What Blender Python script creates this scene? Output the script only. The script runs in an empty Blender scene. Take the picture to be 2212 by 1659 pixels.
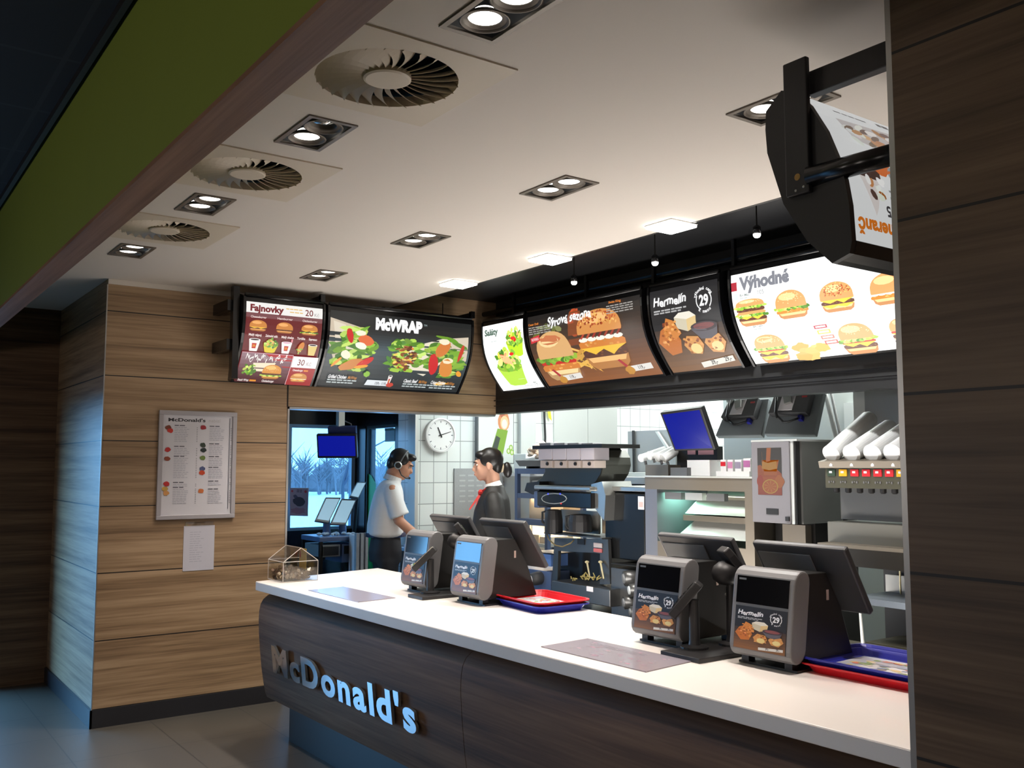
import bpy, bmesh, math, random
from mathutils import Vector, Matrix
random.seed(7)
SC = bpy.context.scene
COL = SC.collection
R = math.radians
PI = math.pi

# ------------------------------------------------------------------ camera
FPX, YAW, PITCH, ROLL, EYE = 2029.0, R(35.709), R(4.985), R(0.031), 1.70
_f = Vector((-math.cos(YAW) * math.cos(PITCH), math.sin(YAW) * math.cos(PITCH), math.sin(PITCH)))
_r = _f.cross(Vector((0, 0, 1))).normalized()
_u = _r.cross(_f)
CAM_R = _r * math.cos(ROLL) + _u * math.sin(ROLL)
CAM_U = -_r * math.sin(ROLL) + _u * math.cos(ROLL)
CAM_F = _f
EYEP = Vector((0, 0, EYE))
cd = bpy.data.cameras.new('camera')
cam = bpy.data.objects.new('camera', cd)
COL.objects.link(cam)
cd.sensor_width = 36.0
cd.lens = 36.0 * FPX / 2212.0
cd.clip_start = 0.05
cd.clip_end = 300
m3 = Matrix((CAM_R, CAM_U, -CAM_F)).transposed()
cam.matrix_world = Matrix.Translation(EYEP) @ m3.to_4x4()
SC.camera = cam

# ------------------------------------------------------------------ view, world, lights
SC.view_settings.view_transform = 'Standard'
SC.view_settings.look = 'None'
SC.view_settings.exposure = 0.35
SC.view_settings.gamma = 1.0
SC.view_settings.use_curve_mapping = False
SC.cycles.use_denoising = True
SC.cycles.max_bounces = 8
SC.cycles.diffuse_bounces = 4
SC.cycles.glossy_bounces = 4
SC.cycles.transparent_max_bounces = 12
SC.cycles.sample_clamp_indirect = 4.0
SC.cycles.caustics_reflective = False
SC.cycles.caustics_refractive = False

SKY = (0.20, 0.54, 1.0)
SKY_STRENGTH = 12.0
w = bpy.data.worlds.new('overcast_sky')
SC.world = w
w.use_nodes = True
bg = w.node_tree.nodes['Background']
bg.inputs[0].default_value = (*SKY, 1)
bg.inputs[1].default_value = SKY_STRENGTH


def add_light(name, kind, loc, energy, color=(1, 1, 1), rot=(0, 0, 0), **kw):
    d = bpy.data.lights.new(name, kind)
    d.energy = energy
    d.color = color
    for k, v in kw.items():
        setattr(d, k, v)
    o = bpy.data.objects.new(name, d)
    o.location = loc
    o.rotation_euler = rot
    COL.objects.link(o)
    return o


WARM = (1.0, 0.90, 0.82)
COOL = (0.93, 1.0, 0.97)
# daylight enters at the openings: portals only guide the sky's own light
pl = add_light('drive_window_portal', 'AREA', (-9.12, 3.75, 1.6), 1, rot=(0, R(90), 0), shape='RECTANGLE', size=1.3, size_y=1.5)
pl.data.cycles.is_portal = True
pl = add_light('dining_window_portal', 'AREA', (-8.7, -.1, 1.15), 1, rot=(0, R(90), 0), shape='RECTANGLE', size=2.2, size_y=2.1)
pl.data.cycles.is_portal = True
# fluorescent light of the kitchen ceiling
for x, y, sx, sy, e in ((-6.2, 6.2, 2.0, 0.5, 62), (-3.6, 6.0, 2.0, 0.5, 62), (-7.0, 8.5, 0.5, 2.0, 55), (-6.6, 5.3, 0.4, 0.4, 16)):
    add_light('kitchen_fluorescent', 'AREA', (x, y, 2.93), e, COOL, shape='RECTANGLE', size=sx, size_y=sy)
# added dim fill lights behind the camera, no lamps are known there
for x, y, e in ((-4.6, -2.2, 34), (-1.6, -2.2, 38), (1.2, -1.6, 22)):
    add_light('dining_fill_light', 'POINT', (x, y, 1.95), e, WARM, shadow_soft_size=.18)

# added upward fill in the staff aisle to brighten the ceiling, not a lamp
add_light('aisle_fill_light', 'AREA', (-4.0, 3.75, .72), 70, (1, .95, .90), rot=(R(160), 0, 0), shape='RECTANGLE', size=4.0, size_y=.5)


# ------------------------------------------------------------------ helpers
def ray(px, py):
    return CAM_F + CAM_R * ((px - 1106) / FPX) + CAM_U * ((829.5 - py) / FPX)


def AX(px, py, v):
    d = ray(px, py)
    return EYEP + d * (v / d.x)


def AY(px, py, v):
    d = ray(px, py)
    return EYEP + d * (v / d.y)


def AZ(px, py, v):
    d = ray(px, py)
    return EYEP + d * ((v - EYE) / d.z)


def lin(c):
    return tuple((x / 12.92 if x <= 0.04045 else ((x + 0.055) / 1.055) ** 2.4) for x in c)


def rgb(r, g, b):
    return lin((r / 255, g / 255, b / 255))


_M = {}


def mat(name, color=(.5, .5, .5), rough=.5, metal=0.0, emit=None, es=0.0, spec=.5, bump=0.0, bscale=40.0, coat=0.0, vary=0.0, vscale=3.0):
    if name in _M:
        return _M[name]
    m = bpy.data.materials.new(name)
    _M[name] = m
    m.use_nodes = True
    nt = m.node_tree
    b = nt.nodes['Principled BSDF']
    b.inputs['Base Color'].default_value = (*color, 1)
    b.inputs['Roughness'].default_value = rough
    b.inputs['Metallic'].default_value = metal
    b.inputs['Specular IOR Level'].default_value = spec
    b.inputs['Coat Weight'].default_value = coat
    if emit:
        b.inputs['Emission Color'].default_value = (*emit, 1)
        b.inputs['Emission Strength'].default_value = es
    tc = nt.nodes.new('ShaderNodeTexCoord')
    if vary:
        n = nt.nodes.new('ShaderNodeTexNoise')
        n.inputs['Scale'].default_value = vscale
        n.inputs['Detail'].default_value = 5
        nt.links.new(tc.outputs['Object'], n.inputs['Vector'])
        mx = nt.nodes.new('ShaderNodeMix')
        mx.data_type = 'RGBA'
        mx.inputs[6].default_value = (*[c * (1 - vary) for c in color], 1)
        mx.inputs[7].default_value = (*[min(1, c * (1 + vary)) for c in color], 1)
        nt.links.new(n.outputs['Fac'], mx.inputs[0])
        nt.links.new(mx.outputs[2], b.inputs['Base Color'])
    if bump:
        n = nt.nodes.new('ShaderNodeTexNoise')
        n.inputs['Scale'].default_value = bscale
        nt.links.new(tc.outputs['Object'], n.inputs['Vector'])
        bp = nt.nodes.new('ShaderNodeBump')
        bp.inputs['Strength'].default_value = bump
        bp.inputs['Distance'].default_value = 0.01
        nt.links.new(n.outputs['Fac'], bp.inputs['Height'])
        nt.links.new(bp.outputs['Normal'], b.inputs['Normal'])
    return m


def wood_mat(name, scale, cols, joint=None, rough=.45):
    """Horizontal stripy laminate; joint = (axis index, offset, pitch, width) draws the shadow gap between panels."""
    m = bpy.data.materials.new(name)
    m.use_nodes = True
    nt = m.node_tree
    N, L = nt.nodes, nt.links
    b = N['Principled BSDF']
    b.inputs['Roughness'].default_value = rough
    geo = N.new('ShaderNodeNewGeometry')
    mp = N.new('ShaderNodeMapping')
    mp.inputs['Scale'].default_value = scale
    L.new(geo.outputs['Position'], mp.inputs['Vector'])
    n1 = N.new('ShaderNodeTexNoise')
    n1.inputs['Scale'].default_value = 1.0
    n1.inputs['Detail'].default_value = 4.0
    n1.inputs['Roughness'].default_value = .6
    n1.inputs['Distortion'].default_value = .25
    L.new(mp.outputs['Vector'], n1.inputs['Vector'])
    n2 = N.new('ShaderNodeTexNoise')
    n2.inputs['Scale'].default_value = 5.5
    n2.inputs['Detail'].default_value = 3.0
    L.new(mp.outputs['Vector'], n2.inputs['Vector'])
    ad = N.new('ShaderNodeMath')
    ad.operation = 'MULTIPLY_ADD'
    ad.inputs[1].default_value = .38
    L.new(n2.outputs['Fac'], ad.inputs[0])
    L.new(n1.outputs['Fac'], ad.inputs[2])
    sb = N.new('ShaderNodeMath')
    sb.operation = 'SUBTRACT'
    sb.inputs[1].default_value = .19
    L.new(ad.outputs[0], sb.inputs[0])
    cr = N.new('ShaderNodeValToRGB')
    e = cr.color_ramp.elements
    e[0].position, e[0].color = .30, (*cols[0], 1)
    e[1].position, e[1].color = .70, (*cols[2], 1)
    k = cr.color_ramp.elements.new(.48)
    k.color = (*cols[1], 1)
    L.new(sb.outputs[0], cr.inputs[0])
    out = cr.outputs[0]
    if joint:
        ax, off, pitch, wd = joint
        sx = N.new('ShaderNodeSeparateXYZ')
        L.new(geo.outputs['Position'], sx.inputs[0])
        a = N.new('ShaderNodeMath')
        a.operation = 'SUBTRACT'
        a.inputs[1].default_value = off - wd / 2
        L.new(sx.outputs[ax], a.inputs[0])
        d = N.new('ShaderNodeMath')
        d.operation = 'DIVIDE'
        d.inputs[1].default_value = pitch
        L.new(a.outputs[0], d.inputs[0])
        fr = N.new('ShaderNodeMath')
        fr.operation = 'FRACT'
        L.new(d.outputs[0], fr.inputs[0])
        lt = N.new('ShaderNodeMath')
        lt.operation = 'LESS_THAN'
        lt.inputs[1].default_value = wd / pitch
        L.new(fr.outputs[0], lt.inputs[0])
        mx = N.new('ShaderNodeMix')
        mx.data_type = 'RGBA'
        L.new(lt.outputs[0], mx.inputs[0])
        L.new(out, mx.inputs[6])
        mx.inputs[7].default_value = (.012, .01, .009, 1)
        out = mx.outputs[2]
    L.new(out, b.inputs['Base Color'])
    return m


def tile_mat(name, ua, va, tw, th, c1, c2, mort, msize, rough=.25, off=(0, 0)):
    """Grid of tiles laid out by two world axes ua, va (0,1,2)."""
    m = bpy.data.materials.new(name)
    m.use_nodes = True
    nt = m.node_tree
    N, L = nt.nodes, nt.links
    b = N['Principled BSDF']
    b.inputs['Roughness'].default_value = rough
    geo = N.new('ShaderNodeNewGeometry')
    sx = N.new('ShaderNodeSeparateXYZ')
    L.new(geo.outputs['Position'], sx.inputs[0])
    cx = N.new('ShaderNodeCombineXYZ')
    for i, ax, o in ((0, ua, off[0]), (1, va, off[1])):
        a = N.new('ShaderNodeMath')
        a.operation = 'ADD'
        a.inputs[1].default_value = o
        L.new(sx.outputs[ax], a.inputs[0])
        L.new(a.outputs[0], cx.inputs[i])
    br = N.new('ShaderNodeTexBrick')
    br.offset = 0
    br.inputs['Color1'].default_value = (*c1, 1)
    br.inputs['Color2'].default_value = (*c2, 1)
    br.inputs['Mortar'].default_value = (*mort, 1)
    br.inputs['Scale'].default_value = 1
    br.inputs['Mortar Size'].default_value = msize
    br.inputs['Brick Width'].default_value = tw
    br.inputs['Row Height'].default_value = th
    L.new(cx.outputs[0], br.inputs['Vector'])
    L.new(br.outputs['Color'], b.inputs['Base Color'])
    return m


def clear_mat(name, tint=(.95, .97, 1), refl=.10):
    m = bpy.data.materials.new(name)
    m.use_nodes = True
    nt = m.node_tree
    N, L = nt.nodes, nt.links
    N.remove(N['Principled BSDF'])
    t = N.new('ShaderNodeBsdfTransparent')
    t.inputs[0].default_value = (*tint, 1)
    g = N.new('ShaderNodeBsdfGlossy')
    g.inputs['Roughness'].default_value = .04
    mx = N.new('ShaderNodeMixShader')
    mx.inputs[0].default_value = refl
    L.new(t.outputs[0], mx.inputs[1])
    L.new(g.outputs[0], mx.inputs[2])
    L.new(mx.outputs[0], N['Material Output'].inputs[0])
    return m


def print_mat(name, es=0.0, rough=.4):
    """Printed artwork: the colour attribute is the ink; es > 0 makes it a backlit sheet."""
    m = bpy.data.materials.new(name)
    m.use_nodes = True
    nt = m.node_tree
    b = nt.nodes['Principled BSDF']
    at = nt.nodes.new('ShaderNodeAttribute')
    at.attribute_name = 'ink'
    b.inputs['Roughness'].default_value = rough
    if es:
        b.inputs['Base Color'].default_value = (.02, .02, .02, 1)
        b.inputs['Emission Strength'].default_value = es
        nt.links.new(at.outputs['Color'], b.inputs['Emission Color'])
    else:
        nt.links.new(at.outputs['Color'], b.inputs['Base Color'])
    return m


class MB:
    """Collects geometry; build() links it as one mesh object."""

    def __init__(s):
        s.bm = bmesh.new()

    def face(s, pts):
        vs = [s.bm.verts.new(p) for p in pts]
        try:
            return s.bm.faces.new(vs)
        except ValueError:
            return None

    def box(s, x0, x1, y0, y1, z0, z1):
        return s.hexa([(x0, y0, z0), (x1, y0, z0), (x1, y1, z0), (x0, y1, z0), (x0, y0, z1), (x1, y0, z1), (x1, y1, z1), (x0, y1, z1)])

    def hexa(s, c):
        v = [s.bm.verts.new(p) for p in c]
        for q in ((0, 3, 2, 1), (4, 5, 6, 7), (0, 1, 5, 4), (1, 2, 6, 5), (2, 3, 7, 6), (3, 0, 4, 7)):
            s.bm.faces.new([v[i] for i in q])
        return s

    def obox(s, c, sx, sy, sz, M=None):
        M = M or Matrix.Identity(3)
        c = Vector(c)
        P = [c + M @ Vector((x * sx / 2, y * sy / 2, z * sz / 2)) for z in (-1, 1) for x, y in ((-1, -1), (1, -1), (1, 1), (-1, 1))]
        return s.hexa(P)

    def ring(s, pts):
        return [s.bm.verts.new(p) for p in pts]

    def skin(s, rings, cap=True, closed=True):
        for a, b in zip(rings, rings[1:]):
            n = len(a)
            for i in range(n if closed else n - 1):
                j = (i + 1) % n
                s.bm.faces.new((a[i], a[j], b[j], b[i]))
        if cap:
            s.bm.faces.new(list(reversed(rings[0])))
            s.bm.faces.new(rings[-1])
        return s

    def cone(s, p0, p1, r0, r1=None, n=16, cap=True):
        p0, p1 = Vector(p0), Vector(p1)
        r1 = r0 if r1 is None else r1
        d = (p1 - p0).normalized()
        a = d.orthogonal().normalized()
        b = d.cross(a)
        rs = []
        for p, r in ((p0, r0), (p1, r1)):
            rs.append(s.ring([p + (a * math.cos(2 * PI * i / n) + b * math.sin(2 * PI * i / n)) * r for i in range(n)]))
        return s.skin(rs, cap)

    def tube(s, pts, r, n=8):
        pts = [Vector(p) for p in pts]
        rr = r if isinstance(r, (list, tuple)) else [r] * len(pts)
        rs = []
        a = None
        for i, p in enumerate(pts):
            d = (pts[min(i + 1, len(pts) - 1)] - pts[max(i - 1, 0)]).normalized()
            if a is None:
                a = d.orthogonal().normalized()
            a = (a - d * a.dot(d)).normalized()
            b = d.cross(a)
            rs.append(s.ring([p + (a * math.cos(2 * PI * k / n) + b * math.sin(2 * PI * k / n)) * rr[i] for k in range(n)]))
        return s.skin(rs)

    def lathe(s, c, prof, n=24, axis=(0, 0, 1), cap=True):
        c, d = Vector(c), Vector(axis).normalized()
        a = d.orthogonal().normalized()
        b = d.cross(a)
        rs = [s.ring([c + d * h + (a * math.cos(2 * PI * i / n) + b * math.sin(2 * PI * i / n)) * max(r, 1e-4) for i in range(n)]) for r, h in prof]
        return s.skin(rs, cap)

    def prism(s, prof, fn, a0, a1):
        """prof: 2-D outline; fn(p, t) -> 3-D point at extrusion t."""
        return s.skin([s.ring([fn(p, t) for p in prof]) for t in (a0, a1)])

    def ell(s, c, rx, ry=None, rz=None, n=14, M=None):
        ry = rx if ry is None else ry
        rz = rx if rz is None else rz
        c = Vector(c)
        M = M or Matrix.Identity(3)
        rs = []
        k = max(4, n // 2)
        for j in range(k + 1):
            t = PI * j / k
            t = min(max(t, .02), PI - .02)
            rs.append(s.ring([c + M @ Vector((rx * math.sin(t) * math.cos(2 * PI * i / n), ry * math.sin(t) * math.sin(2 * PI * i / n), -rz * math.cos(t))) for i in range(n)]))
        return s.skin(rs)

    def build(s, name, material=None, parent=None, bevel=0.0, smooth=False, local=False, seg=2, mods=()):
        bmesh.ops.recalc_face_normals(s.bm, faces=s.bm.faces)
        me = bpy.data.meshes.new(name)
        s.bm.to_mesh(me)
        s.bm.free()
        for m in (material if isinstance(material, (list, tuple)) else [material]):
            if m:
                me.materials.append(m)
        if smooth:
            for p in me.polygons:
                p.use_smooth = True
        o = bpy.data.objects.new(name, me)
        COL.objects.link(o)
        attach(o, parent, local)
        if bevel:
            b = o.modifiers.new('edge', 'BEVEL')
            b.width = bevel
            b.segments = seg
            b.limit_method = 'ANGLE'
        for k, kw in mods:
            md = o.modifiers.new(k.lower(), k)
            for a, v in kw.items():
                setattr(md, a, v)
        return o


def world_of(o):
    M = o.matrix_parent_inverse @ o.matrix_basis if o.parent else o.matrix_basis.copy()
    return world_of(o.parent) @ M if o.parent else M


def attach(o, parent, local=False):
    if parent is not None:
        o.parent = parent
        if not local:
            o.matrix_parent_inverse = world_of(parent).inverted()


def tag(o, label=None, cat=None, group=None, kind=None):
    if label:
        o['label'] = label
    if cat:
        o['category'] = cat
    if group:
        o['group'] = group
    if kind:
        o['kind'] = kind
    return o


def thing(name, label, cat, loc=(0, 0, 0), rotz=0.0, group=None):
    o = bpy.data.objects.new(name, None)
    o.empty_display_size = .05
    COL.objects.link(o)
    o.location = loc
    o.rotation_euler = (0, 0, rotz)
    return tag(o, label, cat, group)


def struct(name, mb, material, **kw):
    o = mb.build(name, material, **kw)
    o['kind'] = 'structure'
    return o


def kids(o):
    return [c for c in bpy.data.objects if c.parent == o]


def dup(root, loc=None, rotz=None, label=None, group=None):
    """A copy of a thing with copies of its parts and sub-parts; mesh data is shared."""
    r = root.copy()
    COL.objects.link(r)
    if loc is not None:
        r.location = loc
    if rotz is not None:
        r.rotation_euler = (0, 0, rotz)
    if label:
        r['label'] = label
    if group:
        r['group'] = group
    for ch in list(root.children):
        c = ch.copy()
        COL.objects.link(c)
        c.parent = r
        for g in list(ch.children):
            d = g.copy()
            COL.objects.link(d)
            d.parent = c
    return r


# ------------------------------------------------------------------ printed artwork
_T = {}


def text_tris(s, bold=0.0, shear=0.0):
    key = (s, bold, shear)
    if key not in _T:
        cu = bpy.data.curves.new('t', 'FONT')
        cu.body = s
        cu.size = 1.0
        cu.offset = bold
        cu.shear = shear
        cu.resolution_u = 3
        ob = bpy.data.objects.new('t', cu)
        me = ob.to_mesh()
        me.calc_loop_triangles()
        vs = [v.co.copy() for v in me.vertices]
        tr = [[(vs[i].x, vs[i].y) for i in t.vertices] for t in me.loop_triangles]
        ob.to_mesh_clear()
        bpy.data.objects.remove(ob)
        bpy.data.curves.remove(cu)
        xs = [p[0] for t in tr for p in t] or [0]
        ys = [p[1] for t in tr for p in t] or [0]
        _T[key] = (tr, min(xs), max(xs), min(ys), max(ys))
    return _T[key]


class Art:
    """Flat printed artwork in (u right, v up) units of 0..W, 0..H."""

    def __init__(s, W, H):
        s.W, s.H, s.items, s.n = W, H, [], 0
        s.ox = s.oy = 0.0
        s.sx, s.sy = W, H

    def sub(s, x0, y0, x1, y1):
        """A child sheet whose 0..1 square covers this part of the sheet."""
        c = Art.__new__(Art)
        c.root = getattr(s, 'root', s)
        c.ox, c.oy = s.ox + x0 * s.sx, s.oy + y0 * s.sy
        c.sx, c.sy = (x1 - x0) * s.sx, (y1 - y0) * s.sy
        return c

    def _add(s, pts, c):
        r = getattr(s, 'root', s)
        r.items.append(([(s.ox + x * s.sx, s.oy + y * s.sy) for x, y in pts], c, r.n))

    def up(s):
        getattr(s, 'root', s).n += 1

    def poly(s, pts, c):
        s._add(pts, lin(tuple(x / 255 for x in c)))
        s.up()

    def rect(s, x0, y0, x1, y1, c):
        s.poly([(x0, y0), (x1, y0), (x1, y1), (x0, y1)], c)

    def grad(s, x0, y0, x1, y1, c0, c1, n=12):
        for i in range(n):
            t = (i + .5) / n
            c = lin(tuple((a + (b - a) * t) / 255 for a, b in zip(c0, c1)))
            s._add([(x0, y0 + (y1 - y0) * i / n), (x1, y0 + (y1 - y0) * i / n), (x1, y0 + (y1 - y0) * (i + 1) / n), (x0, y0 + (y1 - y0) * (i + 1) / n)], c)
        s.up()

    def ell(s, x, y, rx, ry, c, rot=0, n=14, a0=0, a1=2 * PI, wob=0.0):
        pts = []
        full = a1 - a0 > 6.2
        for i in range(n if full else n + 1):
            t = a0 + (a1 - a0) * i / n
            k = 1 + random.uniform(-wob, wob)
            px, py = rx * k * math.cos(t), ry * k * math.sin(t)
            pts.append((x + px * math.cos(rot) - py * math.sin(rot), y + px * math.sin(rot) + py * math.cos(rot)))
        s.poly(pts, c)

    def text(s, t, x, y, h, c, w=None, align='l', bold=0.02, shear=0.0, rot=0.0, wave=0.0):
        """h = height of the glyph box as a share of the sheet; w = width it is fitted to."""
        tr, x0, x1, y0, y1 = text_tris(t, bold, shear)
        ky = h / .72
        kx = (w / (x1 - x0)) if w else ky * s.sy / s.sx
        dx = {'l': -x0, 'c': -(x0 + x1) / 2, 'r': -x1}[align]
        col = lin(tuple(k / 255 for k in c))
        ca, sa = math.cos(rot), math.sin(rot)
        for q in tr:
            pts = []
            for px, py in q:
                a, b = (px + dx) * kx, py * ky + wave * math.sin(px * 4)
                a2, b2 = a * s.sx, b * s.sy
                pts.append((x + (a2 * ca - b2 * sa) / s.sx, y + (a2 * sa + b2 * ca) / s.sy))
            s._add(pts, col)
        s.up()

    def bars(s, x, y, w, h, c, words=4):
        """A line of small print, too small to read: one bar per word."""
        cuts = [random.uniform(.6, 1.4) for _ in range(words)]
        tot, cx = sum(cuts), x
        for k in cuts:
            ww = w * k / tot
            s._add([(cx, y), (cx + ww * .84, y), (cx + ww * .84, y + h), (cx, y + h)], lin(tuple(v / 255 for v in c)))
            cx += ww
        s.up()

    def build(s, name, material, parent, fn, strips=0, step=6e-5, local=True):
        polys = []
        for pts, c, n in s.items:
            if strips:
                lo, hi = min(p[1] for p in pts), max(p[1] for p in pts)
                i0 = max(0, int(math.floor(lo / s.H * strips)))
                i1 = min(strips - 1, int(math.floor(hi / s.H * strips)))
                for i in range(i0, i1 + 1):
                    q = clip(clip(pts, s.H * i / strips, 1), s.H * (i + 1) / strips, -1)
                    if len(q) > 2:
                        polys.append((q, c, n))
            else:
                polys.append((pts, c, n))
        vs, fs, cs = [], [], []
        for q, c, n in polys:
            b = len(vs)
            vs += [fn(u, v, n * step) for u, v in q]
            fs.append(list(range(b, b + len(q))))
            cs += [(*c, 1.0)] * len(q)
        me = bpy.data.meshes.new(name)
        me.from_pydata(vs, [], fs)
        ca = me.color_attributes.new('ink', 'FLOAT_COLOR', 'CORNER')
        flat = [k for c in cs for k in c]
        ca.data.foreach_set('color', flat)
        me.materials.append(material)
        o = bpy.data.objects.new(name, me)
        COL.objects.link(o)
        attach(o, parent, local)
        return o


def clip(pts, v, sgn):
    out = []
    for i, p in enumerate(pts):
        q = pts[(i + 1) % len(pts)]
        a, b = (p[1] - v) * sgn, (q[1] - v) * sgn
        if a >= 0:
            out.append(p)
        if (a > 0 and b < 0) or (a < 0 and b > 0):
            t = a / (a - b)
            out.append((p[0] + (q[0] - p[0]) * t, v))
    return out


def jit(c, k=18):
    d = random.uniform(-k, k)
    return tuple(max(0, min(255, x + d + random.uniform(-k / 3, k / 3))) for x in c)


GREENS = [(120, 170, 50), (165, 205, 70), (90, 140, 45), (200, 225, 110), (70, 120, 40)]


def leaves(a, x, y, rx, ry, n=26, cols=GREENS, k=.3):
    for i in range(n):
        t = random.uniform(0, 2 * PI)
        q = math.sqrt(random.random())
        a.ell(x + rx * q * math.cos(t), y + ry * q * math.sin(t), rx * k * random.uniform(.5, 1.1), ry * k * random.uniform(.5, 1.1), jit(random.choice(cols)), rot=random.uniform(0, 3), n=8, wob=.25)


def burger(a, bun=(214, 140, 70), fill='lpc', seeds=True, crumb=False):
    """A burger that fills the 0..1 square of a."""
    hi = tuple(min(255, c + 45) for c in bun)
    a.poly([(.06, .22), (.94, .22), (.9, .08), (.8, .01), (.2, .01), (.1, .08)], tuple(c * .85 for c in bun))
    a.poly([(.1, .2), (.9, .2), (.84, .12), (.16, .12)], hi)
    y = .2
    for k in fill:
        if k == 'p':
            a.poly([(.05, y + .02), (.12, y), (.88, y), (.95, y + .02), (.95, y + .1), (.88, y + .13), (.12, y + .13), (.05, y + .1)], (92, 52, 34))
            for i in range(16):
                a.ell(random.uniform(.1, .9), y + random.uniform(.02, .11), .03, .015, jit((118, 70, 45), 25), n=6)
            y += .12
        elif k == 'c':
            a.poly([(.02, y + .05), (.98, y + .05), (.8, y - .02), (.66, y - .1), (.5, y), (.3, y - .07), (.14, y)], (252, 196, 60))
            y += .045
        elif k == 'l':
            for i in range(16):
                a.ell(.03 + .94 * i / 15, y + random.uniform(.0, .07), .075, .055, jit(random.choice(GREENS[:4])), n=8, wob=.3)
            y += .07
        elif k == 't':
            a.poly([(.06, y), (.94, y), (.96, y + .04), (.9, y + .075), (.1, y + .075), (.04, y + .04)], (205, 40, 30))
            y += .06
        elif k == 'f':
            a.poly([(.03, y), (.97, y), (.98, y + .08), (.9, y + .13), (.1, y + .13), (.02, y + .08)], (216, 130, 50))
            for i in range(14):
                a.ell(random.uniform(.08, .92), y + random.uniform(.02, .11), .03, .018, jit((232, 160, 80), 25), n=6)
            y += .12
        elif k == 'w':
            for i in range(5):
                a.ell(.14 + .18 * i, y + .02, .1, .04, (250, 246, 230), n=8)
            y += .045
        elif k == 'b':
            for i in range(7):
                a.poly([(.08 + .125 * i, y), (.16 + .125 * i, y + .09), (.2 + .125 * i, y + .08), (.12 + .125 * i, y - .01)], jit((170, 62, 40), 30))
            y += .07
        elif k == 'm':
            a.poly([(.06, y), (.94, y), (.97, y + .05), (.9, y + .11), (.1, y + .11), (.03, y + .05)], bun)
            y += .1
    top = 1.0
    pts = [(.05, y), (.95, y)] + [(.5 + .46 * math.cos(t), y + .04 + (top - y - .05) * max(0, math.sin(t)) ** .75) for t in [PI * i / 14 for i in range(15)]]
    a.poly(pts, bun)
    a.ell(.42, y + (top - y) * .62, .26, (top - y) * .22, hi, n=12)
    if crumb:
        for i in range(90):
            t, q = random.uniform(.1, PI - .1), random.random() ** .5
            a.ell(.5 + .42 * q * math.cos(t), y + .1 + (top - y - .14) * q * math.sin(t), .026, .016, jit(random.choice([(190, 90, 40), (240, 180, 100), (150, 60, 30)]), 20), rot=random.uniform(0, 3), n=6)
    elif seeds:
        for i in range(34):
            t, q = random.uniform(.25, PI - .25), random.random() ** .5
            a.ell(.5 + .4 * q * math.cos(t), y + .12 + (top - y - .18) * q * math.sin(t), .018, .010, (250, 226, 170), rot=random.uniform(0, 3), n=6)


def arches(a, c=(255, 205, 50)):
    """The two joined arches, as strokes in the 0..1 square."""
    for x0 in (.02, .48):
        o, i = [], []
        for k in range(13):
            t = PI - PI * k / 12
            o.append((x0 + .25 + .25 * math.cos(t), max(0, math.sin(t)) ** .6 * .98))
            i.append((x0 + .25 + .15 * math.cos(t), max(0, math.sin(t)) ** .6 * .84))
        for k in range(12):
            a.poly([o[k], o[k + 1], i[k + 1], i[k]], c)


def cup(a, body=(245, 240, 235), mark=(190, 30, 30), lid=(60, 40, 35)):
    a.poly([(.02, .9), (.98, .9), (.82, 0), (.18, 0)], body)
    a.ell(.5, .9, .48, .1, (250, 250, 248))
    a.ell(.5, .9, .38, .065, lid)
    if mark:
        a.poly([(.3, .62), (.7, .62), (.66, .22), (.34, .22)], mark)
        arches(a.sub(.39, .33, .61, .52))


def salad_bowl(a, bowl=(150, 190, 40)):
    a.poly([(.02, .5), (.98, .5), (.84, .04), (.7, 0), (.3, 0), (.16, .04)], bowl)
    a.ell(.5, .5, .49, .14, tuple(c * .8 for c in bowl))
    leaves(a, .5, .66, .44, .3, 38)
    for i in range(9):
        a.ell(.5 + random.uniform(-.3, .3), .68 + random.uniform(-.14, .16), .09, .045, jit(random.choice([(205, 40, 30), (235, 160, 110), (240, 210, 80)]), 15), rot=random.uniform(0, 3), n=8)


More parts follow.
